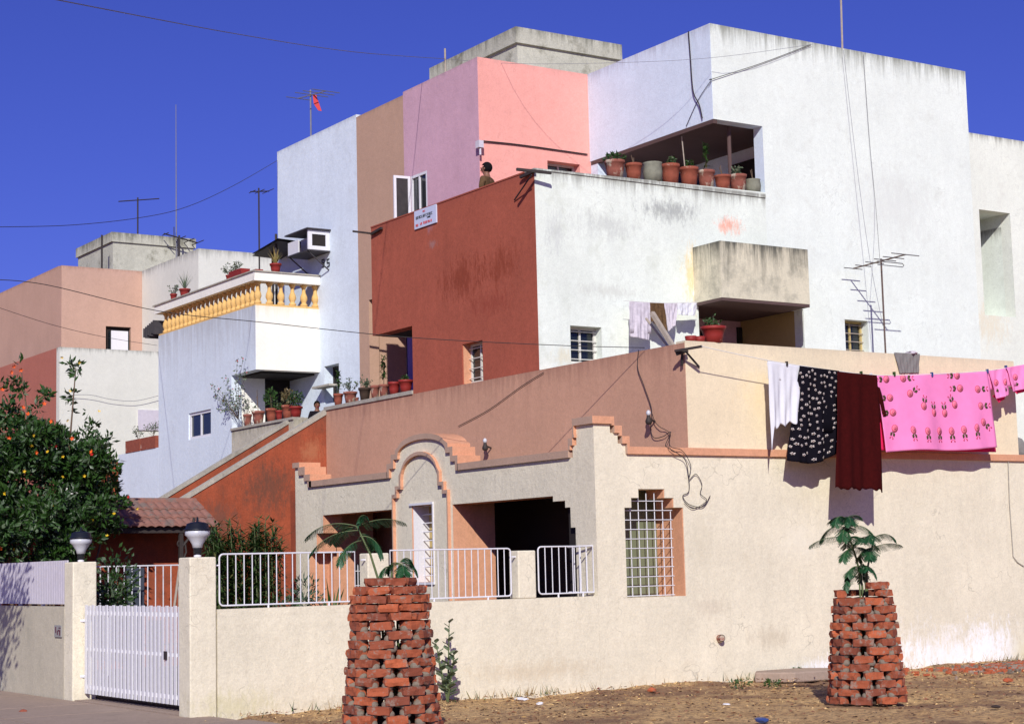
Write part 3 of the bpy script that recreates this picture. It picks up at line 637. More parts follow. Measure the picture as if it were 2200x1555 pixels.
# niche of the top corner
b = MB(); b.box((5.34, 7.0, 6.9), (7.3, 7.22, 9.13)); b.box((7.3, 3.87, 6.9), (7.45, 7.0, 9.13)); b.build('recess_wall', 'lavender', H)
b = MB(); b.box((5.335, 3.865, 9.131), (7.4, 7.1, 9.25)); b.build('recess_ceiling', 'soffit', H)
slab('recess_floor', (5.34, 3.87, 6.75), (7.4, 7.0, 6.9), 'coping', H)
b = MB(); b.box((5.33, 3.63, 9.06), (5.42, 7.2, 9.129)); b.build('lintel', 'soffit', H)
slab('door', (6.65, 6.95, 6.9), (7.25, 6.999, 8.9), 'dark_room', H)
slab('door', (7.25, 4.3, 6.9), (7.299, 5.5, 8.9), 'dark_room', H)
b = MB(); b.tube([(5.9, 3.9, 6.9), (5.9, 3.9, 9.12)], .035, 8); b.build('post', 'soffit', H)
grid('wall', 'x', 5.33, 5.57, 3.625, 7.23, 9.131, 10.81, 'lavender', H, label='lavender white side wall')
pk = hy(1176, 350, 7.23); pk2 = hy(1246, 365, 7.23)
grid('wall', 'y', 7.23, 7.47, 2.884, 5.57, 6.9, 10.81, 'pink', H, holes=[(pk.x, pk2.x, 8.2, hy(1176, 345, 7.23).z)], label='pink front wall')
window(H, 'y', 7.23, .18, pk.x, pk2.x, 8.2, hy(1176, 345, 7.23).z)
ym, yt, yb_ = 9.95, 11.86, 15.53
mw0, mw1 = hx(918, 400, 2.88).y, hx(883, 400, 2.88).y; mz1 = hx(918, 366, 2.88).z
grid('wall', 'x', 2.88, 3.1, 7.235, ym, 6.9, 10.81, 'mauve', H, holes=[(mw0, mw1, 8.0, mz1)], label='mauve side wall')
window(H, 'x', 2.88, .0, mw0, mw1, 8.0, mz1, frame='metal_white', nu=0, nz=0, fw_=.05)
def shutter(y, ang, label):
    b = MB(); wd = .34
    b.box((-wd, -.02, 8.0), (-wd+.05, .02, mz1)); b.box((-.05, -.02, 8.0), (0, .02, mz1)); b.box((-wd+.05, -.02, mz1-.05), (-.05, .02, mz1)); b.box((-wd+.05, -.02, 8.0), (-.05, .02, 8.05))
    o = b.build('shutter', 'metal_white', H); o.location = (2.86, y, 0); o.rotation_euler.z = math.radians(ang)
    p = MB(); p.box((-wd+.045, -.004, 8.04), (-.045, .004, mz1-.04)).build('pane', simple('dusty_pane_%d' % abs(ang), (.30, .25, .22) if ang > 0 else (.04, .035, .035), .5, .6, 9), o)
shutter(mw1, -8, '')
grid('wall', 'x', 2.88, 3.1, ym, yt, 3.74, 10.75, 'tan', H, holes=[(10.0, 11.45, 3.74, 6.95)], label='tan side wall with a tall recess')
b = MB(); b.box((3.101, 9.9, 3.74), (4.3, 9.999, 7.0)); b.box((4.3, 10, 3.74), (4.4, 11.6, 7.0)); b.box((3.101, 11.5, 3.74), (4.3, 11.6, 7.0)); b.build('recess_wall', 'tan', H)
b = MB(); b.box((3.101, 10, 6.951), (4.3, 11.5, 7.0)); b.build('recess_ceiling', 'soffit', H)
grid('wall', 'x', 2.88, 3.1, 3.87, 9.99, 3.74, 6.67, 'violet', H, label='violet inner balcony wall')
grid('wall', 'y', 9.0, 9.1, 1.86, 2.2, 5.88, 6.9, 'brown', H)
for o in list(C.objects):
    if o.parent is H and o.type == 'MESH' and o.name.split('.')[0] in ('coping', 'arch_moulding') and o.data.materials[0] is M['orange_trim']:
        o.data.materials.append(M['brown_trim'])
        for p in o.data.polygons:
            if p.normal.x < -.7: p.material_index = len(o.data.materials)-1
# roofs and hidden sides
slab('roof', (5.58, 3.87, 10.3), (11.6, 12.6, 10.5), 'coping', H); slab('roof', (3.11, 7.48, 10.3), (5.57, 11.85, 10.5), 'coping', H)
slab('roof', (11.61, 3.87, 9.2), (15.9, 12.6, 9.4), 'coping', H)
slab('wall', (11.37, 3.87, 9.4), (11.6, 12.6, 10.8), 'white', H); slab('wall', (5.58, 12.6, 3), (16, 12.8, 10.8), 'white', H)
slab('wall', (15.8, 3.87, 0), (16, 12.6, 9.6), 'white', H); slab('wall', (13.3, .41, 0), (13.5, 3.61, 3.1), 'cream_low', H); slab('wall', (13.5, 3.62, 0), (16, 3.86, 3.0), 'white', H)
# roof tank
tz = 12.2; tk = hz(1108, 57, tz); tR = hy(1336, 97, tk.y).x; tL = hx(925, 155, tk.x).y
TK = thing('water_tank', 'weathered concrete water tank on the roof behind the pink wall', 'water tank', (tk.x, tk.y, 10.5))
o = MB().box((tk.x+.06, tk.y+.06, 10.5), (tR-.06, tL, tz-.32)).build('tank_wall', 'concrete'); local(o, TK)
o = MB().box((tk.x, tk.y, tz-.32), (tR, tL+.05, tz)).build('lid_band', 'concrete'); local(o, TK)
# stair from the terrace down along y = 10.9
b = MB()
sx0, sz0 = 1.62, 4.60; sx1, sz1 = -3.2, 4.60-(1.62+3.2)*.575
b.prism([(1.85, 0), (1.85, 4.62), (1.62, 4.62), (-1.10, 3.06), (-2.95, 1.99), (-2.95, 0)], 'y', 10.88, 11.00)
b.build('stair_wall', 'orange_red', H)
b = MB(); b.prism([(1.66, 4.62), (1.62, 4.70), (-3.0, 2.045), (-3.0, 1.97)], 'y', 10.86, 11.02); b.build('coping', 'coping', H)
b = MB(); b.prism([(2.5, 0), (2.5, 4.56), (1.5, 4.56), (-3.0, 1.96), (-3.0, 0)], 'y', 12.12, 12.22); b.build('stair_wall', 'orange_red', H)
b = MB(); b.prism([(1.52, 4.565), (1.50, 4.64), (-3.05, 2.02), (-3.05, 1.95)], 'y', 12.10, 12.24); b.box((1.50, 12.06, 4.55), (2.6, 12.3, 4.64)); b.build('coping', 'coping', H)
b = MB()
for k in range(18):
    x = 1.5-k*.26; z = 3.74-k*.175
    if z > .1: b.box((x-.26, 11.081, 0), (x, 12.099, z))
b.build('stair', 'coping', H)
# tiled porch
PR = thing('tiled_porch', 'small clay tiled porch roof over an orange wall at the foot of the stair', 'porch')
slab('wall', (-4.8, 10.62, 0), (-1.0, 10.835, 2.9), 'orange_red', PR)
rr = hy(418, 1078, 10.65); er = hy(440, 1131, 9.85)
b = MB(); n = 3; x0 = -3.6; x1 = rr.x
for k in range(n):
    fa = k/n; fb = (k+1)/n+.06
    ya, yb = 10.65-(10.65-9.85)*fa, 10.65-(10.65-9.85)*fb; za, zb = rr.z-(rr.z-er.z)*fa+.03, rr.z-(rr.z-er.z)*fb+.055
    N = 150; vs = []; fs = []
    for i in range(N+1):
        x = x0+(x1+.12*fb-x0)*i/N; w_ = .025*abs(math.sin(x*PI/.15))
        vs += [(x, ya, za+w_-.02), (x, yb, zb+w_), (x, yb, zb+w_-.03), (x, ya, za-.05)]
    for i in range(N):
        o_ = i*4; fs += [(o_, o_+4, o_+5, o_+1), (o_+1, o_+5, o_+6, o_+2), (o_+2, o_+6, o_+7, o_+3)]
    b.add(vs, fs)
b.build('tiles', 'tile', PR)
b = MB()
for i in range(5):
    xa = x1-.62*i; b.tube([(xa+.02, 10.66, rr.z+.0), (xa-.6, 10.66, rr.z+.012)], [.075, .065], 10)
b.build('ridge_tile', 'tile', PR)
b = MB(); b.box((-3.6, 9.9, er.z-.1), (x1+.05, 9.95, er.z-.0))
for i in range(6): b.box((-3.5+i*.48, 9.93, er.z-.06), (-3.45+i*.48, 10.6, er.z-.0))
b.build('rafter', 'iron', PR)
px_ = hy(388, 1180, 9.95); b = MB(); b.box((px_.x-.035, 9.91, .0), (px_.x+.035, 9.97, er.z-.05))
ring_ = [(px_.x+.06*math.cos(a*PI/8), 9.94, px_.z+.1+.06*math.sin(a*PI/8)) for a in range(17)]; b.tube(ring_, .015, 6)
b.tube([(px_.x+.03, 9.94, px_.z+.05), (px_.x+.2, 9.94, px_.z+.25), (px_.x+.25, 9.94, px_.z+.55)], .025, 6)
b.tube([(px_.x+.03, 9.94, px_.z-.2), (px_.x+.1, 9.94, px_.z-.05), (px_.x+.08, 9.94, px_.z+.1)], .02, 6)
b.build('post', 'iron', PR)
o = MB().box((hy(272, 1250, 9.3).x, 9.28, 0), (hy(309, 1250, 9.3).x, 9.33, hy(290, 1219, 9.3).z)).build('garden_gate', 'slate_door'); tag(o, 'dark slate blue metal door panel standing in the yard behind the white gate', 'door')
b = MB(); ra_, rb_ = hy(312, 1250, 8.7), hy(388, 1250, 8.7); zt = hy(350, 1214, 8.7).z
b.tube([(ra_.x-.9, 8.7, zt), (rb_.x+.1, 8.7, zt)], .012, 6)
for k in range(13): x = ra_.x-.9+k*(rb_.x-ra_.x+1.0)/12; b.tube([(x, 8.7, .0), (x, 8.7, zt)], .010, 5)
b.build('garden_fence', 'metal_white'); tag(C.objects['garden_fence'], 'thin white rail fence in front of the orange wall beyond the gate', 'fence')
b = MB(); b.tube([hy(375, 1300, 6.2), hy(386, 1215, 6.2)], .02, 6); b.tube([hy(385, 1300, 6.1), hy(387, 1215, 6.2)], .018, 6); b.tube([hy(375, 1300, 6.2)+Vector((0, 0, -1.2)), hy(375, 1300, 6.2)], .02, 6); b.tube([hy(385, 1300, 6.1)+Vector((0, 0, -1.2)), hy(385, 1300, 6.1)], .02, 6)
b.build('bamboo_poles', 'wood'); tag(C.objects['bamboo_poles'], 'pair of leaning bamboo poles beside the right gate post', 'poles')

# ================================================================ BLUE WHITE HOUSE
BH = thing('terraced_house', 'blue white house with a projecting sunlit balcony and ochre balusters, numbered 95', 'house', (0, 0, 0))
nP = hx(697, 820, 2.88); nQ = hx(728, 780, 2.88); bwz0 = hx(728, 862, 2.88).z
grid('wall', 'x', 2.88, 3.1, 11.861, 15.53, 3.0, 10.81, 'bluewhite', BH, holes=[(nQ.y, nP.y, bwz0, nQ.z)], label='tall blue white side wall')
window(BH, 'x', 2.88, .2, nQ.y, nP.y, bwz0, nQ.z, frame='iron', mull=1)
b = MB(); b.box((2.62, nQ.y-.05, (bwz0+nQ.z)/2-.08), (2.88, nP.y+.06, (bwz0+nQ.z)/2-.04)); b.build('window_shade', 'coping', BH)
slab('roof', (3.11, 11.87, 10.3), (7, 15.5, 10.5), 'coping', BH); slab('wall', (3.11, 15.3, 3), (12, 15.53, 10.6), 'bluewhite', BH)
# projecting balcony room
wl = (hx(453, 900, 1.43).y, hx(405, 900, 1.43).y, hx(453, 936, 1.43).z, hx(453, 878, 1.43).z)
yN0, yN1 = 13.6, 14.80
grid('wall', 'x', 1.43, 1.66, 13.604, 18.78, 2.2, 7.06, 'bluewhite_low', BH, holes=[(13.6, yN1, 2.2, 5.74), wl], label='blue white side wall of the lower storey')
window(BH, 'x', 1.43, .03, wl[0], wl[1], wl[2], wl[3], frame='metal_white', fw_=.06)
slab('wall', (1.434, 13.6, 5.742), (2.879, 13.83, 7.058), 'boxwhite', BH)
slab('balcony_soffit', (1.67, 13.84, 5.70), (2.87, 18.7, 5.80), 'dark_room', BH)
slab('pier', (1.432, 14.81, 2.2), (2.2, 15.0, 5.73), 'boxwhite', BH)
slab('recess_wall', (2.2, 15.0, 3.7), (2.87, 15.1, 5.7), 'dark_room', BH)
slab('parapet', (1.43, 11.9, 2.0), (1.62, 14.80, 4.58), 'mossy', BH)
slab('coping', (1.40, 11.9, 4.581), (1.65, 14.80, 4.63), 'coping', BH)
slab('terrace_floor', (1.63, 12.31, 3.6), (4.3, 14.8, 3.74), 'coping', BH)
slab('terrace_floor', (1.67, 13.84, 6.9), (2.87, 18.7, 7.0), 'coping', BH)
slab('wall', (1.43, 18.785, 2.2), (1.66, 21.3, 4.52), 'bluewhite_low', BH)
slab('wall', (1.661, 18.6, 2.2), (2.0, 18.78, 7.06), 'bluewhite', BH)
# balustrade
cz0, cz1 = 7.56, 7.74
b = MB(); b.box((1.36, 13.53, cz0), (2.875, 13.86, cz1)); b.box((1.36, 13.861, cz0), (1.70, 18.85, cz1)); b.build('handrail', 'boxwhite', BH)
b = MB(); b.box((1.33, 13.50, cz1), (2.875, 13.9, cz1+.025)); b.box((1.33, 13.901, cz1), (1.73, 18.9, cz1+.025)); b.build('coping', 'coping', BH)
b = MB(); b.box((1.44, 13.61, 7.061), (2.875, 13.8, 7.10)); b.box((1.44, 13.81, 7.061), (1.64, 18.78, 7.10)); b.build('plinth', 'baluster', BH)
pf = [(.075, 0), (.075, .05), (.045, .07), (.055, .1), (.078, .16), (.07, .22), (.04, .29), (.036, .36), (.05, .40), (.068, .42), (.068, .455)]
bal = MB().lathe(pf, n=12).build('baluster', 'baluster', BH, smooth=True, loc=(1.53, 13.70, 7.102))
spots = [(1.53+.262*k, 13.70) for k in range(1, 6)]+[(1.53, 13.70+.232*k) for k in range(1, 22)]
for x, y in spots:
    o = bal.copy(); C.objects.link(o); o.parent = BH; o.location = (x, y, 7.102)
# end awning of the terrace, dark serrated sheet
b = MB()
for k in range(6):
    y = 18.92+.04*k; b.box((1.36-.03*k, y, 7.12+.04*(k % 2)-.02*k), (1.7, y+.04, 7.44-.035*k))
b.build('awning', 'corrugate', BH)
# house number on the blue wall
def digit(b, d, org, s, ax='y-'):
    seg = {'a': ((0, 2), (1, 2)), 'b': ((1, 2), (1, 1)), 'c': ((1, 1), (1, 0)), 'd': ((0, 0), (1, 0)), 'e': ((0, 1), (0, 0)), 'f': ((0, 2), (0, 1)), 'g': ((0, 1), (1, 1))}
    on = {'9': 'abcdfg', '5': 'afgcd', '2': 'abged', '4': 'fgbc', '1': 'bc'}[d]
    for k in on:
        (u0, v0), (u1, v1) = seg[k]
        b.tube([(org[0], org[1]-u0*s*.62, org[2]+v0*s*.5), (org[0], org[1]-u1*s*.62, org[2]+v1*s*.5)], s*.09, 4)
b = MB(); p = hx(692, 574, 2.872); digit(b, '9', p, .15); p = hx(703, 573, 2.872); digit(b, '5', p, .15); b.build('house_number', 'sign_black', BH)
# roof shed corner and its rails seen past the terrace
b = MB(); p0 = hy(541, 545, 17.0); p1 = hx(598, 512, 2.885)
vs = [hx(538, 546, 2.6), hx(600, 510, 2.6), hx(600, 528, 2.9), hx(560, 552, 2.9)]
sh_ = thing('roof_shed', 'small lean-to of dark roofing sheet beside the tall blue white wall', 'shed')
q = hx(541, 545, 2.2); q2 = hx(597, 512, 2.2)
b.add([q, q2, q2+Vector((1.2, 0, -.05)), q+Vector((1.2, 0, -.05))], [(0, 1, 2, 3)]); b.add([v-Vector((0, 0, .05)) for v in (q, q2, q2+Vector((1.2, 0, -.05)), q+Vector((1.2, 0, -.05)))], [(0, 1, 2, 3)])
b.build('roof_sheet', 'corrugate', sh_)
b = MB(); zf = 7.0
for v in (q+Vector((.3, -.4, 0)), q2+Vector((.1, .3, 0)), q+Vector((1.1, -.4, 0)), q2+Vector((1.1, .3, 0))): b.tube([(v.x, v.y, zf), (v.x, v.y, v.z+.15)], .03, 5)
b.build('frame', 'iron', sh_)

# air conditioner in its bracket on the blue wall
AC = thing('air_conditioner', 'white boxed air conditioner on a bracket high on the blue white wall', 'air conditioner', tuple(hx(672, 520, 2.88)))
p = hx(685, 487, 2.55); q_ = hx(662, 533, 2.55); yb0, yb1 = hx(700, 510, 2.5).y, hx(662, 510, 2.5).y
zb0, zb1 = hx(690, 530, 2.5).z, hx(690, 488, 2.5).z
yb0 = hy(662, 510, 13.5).y
xa, xb_ = 2.38, 2.875; y0_ = hx(662, 512, xa).y; x_front = hy(698, 512, y0_).x
b = MB(); f0 = y0_
b.box((xa, f0, zb0), (xb_, f0+.04, zb0+.08)); b.box((xa, f0, zb1-.08), (xb_, f0+.04, zb1)); b.box((xa, f0, zb0+.08), (xa+.09, f0+.04, zb1-.08)); b.box((xb_-.09, f0, zb0+.08), (xb_, f0+.04, zb1-.08))
b.box((xa+.28, f0+.041, zb0+.01), (xb_-.01, f0+.9, zb1-.05)); local(b.build('casing', 'metal_white', None), AC)
b = MB(); b.box((xa+.09, f0+.02, zb0+.08), (xb_-.09, f0+.035, zb1-.08)); local(b.build('vent_panel', 'dark_room', None), AC)
b = MB(); b.box((xa-.05, f0-.06, zb1+.01), (xb_, f0+1.0, zb1+.035)); b.tube([(xa, f0+.05, zb0-.02), (xb_, f0+.05, zb0-.4)], .015, 5); b.tube([(xa, f0+.9, zb0-.02), (xb_, f0+.9, zb0-.4)], .015, 5)
b.box((xa-.02, f0-.02, zb0-.03), (xb_, f0+1.0, zb0-.005)); local(b.build('bracket', 'corrugate', None), AC)
b = MB(); b.box((xa+.02, f0+.5, zb0), (xa+.05, f0+.98, zb0+.28)); local(b.build('side_panel', 'metal_white', None), AC)

# ================================================================ PEACH HOUSE
PH = thing('terraced_house', 'peach and white house standing far back at the left', 'house', (0, 0, 0))
yp = 27.06; xw = 1.96
pwL, pwR = hy(228, 730, 31.3).x, hy(282, 730, 31.3).x; pzT = hy(228, 700, 31.3).z
grid('wall', 'y', yp, yp+.25, xw, 5.85, 0, 7.81, 'farwhite', PH)
grid('wall', 'x', xw, xw+.25, yp+.251, 40, 0, 7.81, 'terracotta_wall', PH)
grid('wall', 'y', 31.33, 31.6, 3.47, 6.0, 6.0, 10.81, 'peach', PH, holes=[(pwL, pwR, 7.6, pzT)])
grid('wall', 'x', 3.47, 3.72, 31.601, 44, 6.0, 10.83, 'peach', PH)
window(PH, 'y', 31.33, .12, pwL, pwR, 7.6, pzT, frame='dark_room', fw_=.12, mull=0); 
b = MB(); b.box((pwL+.16, 31.30, 7.6), (pwR-.1, 31.33, pzT-.13)); b.build('shutter', 'metal_white', PH)
xv = hy(305, 580, 31.33).x
grid('wall', 'x', xv, xv+.25, yp, 31.32, 7.0, 10.81, 'farwhite', PH)
grid('wall', 'y', yp, yp+.25, xv+.251, 16, 0, 10.81, 'farwhite', PH)
slab('roof', (xw+.26, yp+.26, 6.7), (16, 44, 6.9), 'coping', PH); slab('roof', (xv+.26, yp+.26, 10.4), (15.9, 44, 10.5), 'coping', PH)
wx_ = hy(318, 900, yp-.05); b = MB(); p = hy(296, 880, yp); q = hy(345, 925, yp); b.box((p.x, yp-.04, q.z), (q.x, yp-.002, p.z)); b.build('door', 'lattice', PH)
b = MB(); p = hy(232, 992, 22); b.box((p.x-.4, 21.9, 0), (hy(255, 1000, 22).x, 22.1, p.z)); o = b.build('garden_wall', 'orange_red'); tag(o, 'low orange red wall just showing past the flowering bush', 'wall')
tk = hz(240, 498, 12.25); tR = hy(421, 522, tk.y).x; tL = hx(164, 535, tk.x).y
TK = thing('water_tank', 'weathered concrete roof tank above the peach wall at left', 'water tank', (tk.x, tk.y, 10.4))
local(MB().box((tk.x+.06, tk.y+.06, 10.4), (tR-.06, tL, 11.95)).build('tank_wall', 'concrete'), TK)
local(MB().box((tk.x, tk.y, 11.95), (tR, tL+.05, 12.25)).build('lid_band', 'concrete'), TK)

# ================================================================ BOUNDARY WALL, GATE, LAMPS
BW = thing('boundary_wall', 'pale plastered front boundary wall with low pillars and white pipe railings', 'wall')
slab('wall', (-5.43, .0, -.3), (-.002, .2, 1.215), 'cream_low', BW)
def soft(o, w_=.015):
    bv = o.modifiers.new('bevel', 'BEVEL'); bv.width = w_; bv.segments = 2; return o
soft(slab('gate_post', (-5.77, .0, -.3), (-5.44, .33, 1.82), 'cream_low', BW))
pA = [(hy(1113, 1200, 0).x, hy(1151, 1200, 0).x, hy(1130, 1177, 0).z), (hy(790, 1200, 0).x, hy(836, 1200, 0).x, hy(800, 1184, 0).z)]
for xa, xb_, z in pA: soft(slab('pillar', (xa, .0, 1.216), (xb_, .22, 1.83), 'cream_low', BW))
def railing(x0, x1, z0, z1, n, cl=True, cr=True, y=.06):
    f = MB(); r = .05
    pts = []
    def arc(cx, cz, a0, a1): return [(cx+r*math.cos(math.radians(a0+(a1-a0)*i/4)), y, cz+r*math.sin(math.radians(a0+(a1-a0)*i/4))) for i in range(5)]
    if cl: pts += arc(x0+r, z0+r, 270, 180)+arc(x0+r, z1-r, 180, 90)
    else: pts += [(x0, y, z0), (x0, y, z1)]
    if cr: pts += arc(x1-r, z1-r, 90, 0)+arc(x1-r, z0+r, 0, -90)
    else: pts += [(x1, y, z1), (x1, y, z0)]
    pts.append(pts[0]); f.tube(pts, .0105, 8, cap=False)
    for x in (x0+.35*(x1-x0), x0+.8*(x1-x0)): f.tube([(x, y, 1.21), (x, y, z0)], .012, 6)
    fo = f.build('railing', 'metal_white', BW)
    for k in range(1, n): x = x0+(x1-x0)*k/n; MB().tube([(x, y, z0), (x, y, z1)], .0068, 6).build('bar', 'metal_white', fo)
    return fo
def X0(px): return hy(px, 1200, .06).x
railing(X0(471), X0(762), 1.255, 1.85, 17, True, False)
railing(X0(838), X0(1097), 1.255, 1.86, 18, False, True)
railing(X0(1156), X0(1274), 1.265, 1.875, 8, True, False)
b = MB(); x = X0(1274)
b.tube([(x, .06, 1.875), (-.12, .5, 1.875)], .0135, 6); b.tube([(x, .06, 1.265), (-.12, .5, 1.265)], .0135, 6)
for k in range(1, 4): b.tube([(x+(-.12-x)*k/4, .06+.11*k, 1.265), (x+(-.12-x)*k/4, .06+.11*k, 1.875)], .008, 6)
b.build('return_rail', 'metal_white', BW)
for xa, xb_, z in pA: MB().tube([(xa, .06, 1.75), (xa-.06, .06, 1.75)], .012, 6).build('bracket', 'metal_white', BW)
MB().tube([(-5.44, .06, 1.72), (X0(471), .06, 1.72)], .01, 5).build('bracket', 'metal_white', BW)
LW = thing('boundary_wall', 'grey plastered side boundary wall with a lilac slatted lattice on top, left of the gate', 'wall')
fy = 3.93
soft(slab('gate_post', (-5.77, fy, -.3), (-5.44, fy+.34, 1.83), 'cream_low', LW))
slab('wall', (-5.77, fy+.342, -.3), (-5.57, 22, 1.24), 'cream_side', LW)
b = MB(); y = fy+.40
while y < 16: b.box((-5.715, y, 1.27), (-5.69, y+.055, 1.86)); y += .072
b.box((-5.689, fy+.36, 1.38), (-5.66, 16, 1.43)); b.box((-5.689, fy+.36, 1.72), (-5.66, 16, 1.77))
for k in range(12): b.box((-5.68, fy+.5+k*1.0, 1.24), (-5.64, fy+.56+k, 1.45))
b.build('lattice', 'lattice', LW)
b = MB()
for (dy, z0_, z1_, mi) in ((0, .95, 1.13, 0), ): 
    p = hx(119, 1342, -5.775); q = hx(133, 1368, -5.775); b.box((-5.79, q.y, q.z), (-5.772, p.y, p.z), 0)
pl = b.build('number_plate', [simple('faded_plate', (.30, .29, .28)), M['sign_red']], LW)
b = MB(); s = .05
for u, v, w_, h_ in ((.2, .35, .06, .5), (.45, .2, .07, .35), (.62, .5, .1, .12), (.8, .15, .08, .45), (.68, .75, .22, .06)):
    yy0 = p.y+(q.y-p.y)*u; zz0 = q.z+(p.z-q.z)*v; b.box((-5.796, yy0, zz0), (-5.791, yy0+(q.y-p.y)*w_*1.4, zz0+(p.z-q.z)*h_))
b.build('number_mark', simple('faded_maroon_paint', (.11, .02, .04)), pl)
GT = thing('metal_gate', 'white slatted metal gate between the two lamp topped posts', 'gate', (-5.6, 2.1, 0))
b = MB(); gx = -5.60; g0, g1 = .36, 3.92; n = 28
b.box((gx, g0, .16), (gx+.03, g1, .21)); b.box((gx, g0, 1.13), (gx+.03, g1, 1.18)); b.box((gx, g0, .66), (gx+.03, g1, .70))
b.box((gx, g0, .12), (gx+.035, g0+.05, 1.24)); b.box((gx, g1-.05, .12), (gx+.035, g1, 1.24)); b.box((gx, 2.1, .12), (gx+.035, 2.17, 1.24))
b.box((gx, .37, 1.2), (gx+.04, 1.5, 1.275)) if False else None
local(b.build('gate_frame', 'metal_white'), GT)
for k in range(n):
    y = g0+.045+k*(g1-g0-.14)/(n-1); o = MB().box((gx-.016, y, .10), (gx-.002, y+.075, 1.25+.01*(k % 2))).build('slat', 'metal_white'); local(o, GT)
b = MB(); b.box((gx-.03, 1.05, .62), (gx-.0165, 1.13, .72)); local(b.build('latch', 'iron'), GT)
for zz in (.32, 1.05):
    local(MB().tube([(gx, g1-.01, zz), (gx-.06, g1+.02, zz)], .02, 6).build('hinge', 'metal_white'), GT)
def gate_lamp(p, label):
    t_ = thing('gate_lamp', label, 'lamp', p, 'globe lamps on the gate posts'); t_.scale = (.78, .78, .78)
    MB().lathe([(.055, 0), (.055, .03), (.03, .04), (.03, .05)], n=14).build('base', 'metal_white', t_, True)
    MB().lathe([(.06, .05), (.06, .13), (.07, .14)], n=14).build('neck', 'lamp_black', t_, True)
    MB().lathe([(.07, .141), (.085, .2), (.15, .30), (.185, .33), (.185, .39), (.17, .40)], n=18).build('bowl', 'lamp_glass', t_, True)
    MB().lathe([(.205, .401), (.205, .415), (.175, .43), (.16, .50), (.10, .52), (.02, .53), (.012, .60)], n=18).build('cap', 'lamp_black', t_, True)
    return t_
gate_lamp((-5.6, .17, 1.82), 'black capped milk glass lamp on the right gate post, in front of the tiled porch')
gate_lamp((-5.6, fy+.17, 1.83), 'black capped milk glass lamp on the left gate post, in front of the dark bush')
b = MB(); b.tube([hy(1548, 1372, 0)+Vector((0, .05, 0)), hy(1551, 1370, -.09)], [.06, .05], 12, cap=False); b.tube([hy(1551, 1370, -.09), hy(1548, 1372, 0)+Vector((0, .05, 0))], [.04, .04], 12, cap=True)
b.build('drain_spout', 'terracotta_old'); tag(C.objects['drain_spout'], 'short clay drain spout poking out of the front wall', 'drain pipe')

# ================================================================ BRICK TREE GUARDS
def brick(b, c, ang, l, w_, h, tone):
    nx, ny, nz = 4, 2, 2; vs = []; idx = {}
    ca, sa = math.cos(ang), math.sin(ang); tl = random.uniform(-.055, .055)
    def put(i, j, k):
        if (i, j, k) in idx: return idx[i, j, k]
        x, y, z = (i/nx-.5)*l, (j/ny-.5)*w_, (k/nz-.5)*h
        e = (abs(i/nx-.5) > .49)+(abs(j/ny-.5) > .49)+(abs(k/nz-.5) > .49)
        s = 1-.022*max(0, e-1); j_ = .010
        x, y, z = x*s+random.uniform(-j_, j_), y*s+random.uniform(-j_, j_), z*(1-.05*max(0, e-1))+random.uniform(-j_, j_)*.6+tl*x
        vs.append((c[0]+x*ca-y*sa, c[1]+x*sa+y*ca, c[2]+z)); idx[i, j, k] = len(vs)-1; return len(vs)-1
    fs = []
    for i in range(nx):
        for j in range(ny):
            fs.append((put(i, j, 0), put(i, j+1, 0), put(i+1, j+1, 0), put(i+1, j, 0))); fs.append((put(i, j, nz), put(i+1, j, nz), put(i+1, j+1, nz), put(i, j+1, nz)))
        for k in range(nz):
            fs.append((put(i, 0, k), put(i+1, 0, k), put(i+1, 0, k+1), put(i, 0, k+1))); fs.append((put(i, ny, k), put(i, ny, k+1), put(i+1, ny, k+1), put(i+1, ny, k)))
    for j in range(ny):
        for k in range(nz):
            fs.append((put(0, j, k), put(0, j, k+1), put(0, j+1, k+1), put(0, j+1, k))); fs.append((put(nx, j, k), put(nx, j+1, k), put(nx, j+1, k+1), put(nx, j, k+1)))
    o_ = len(b.v); b.add(vs, fs); b.tone += [tone]*len(fs)
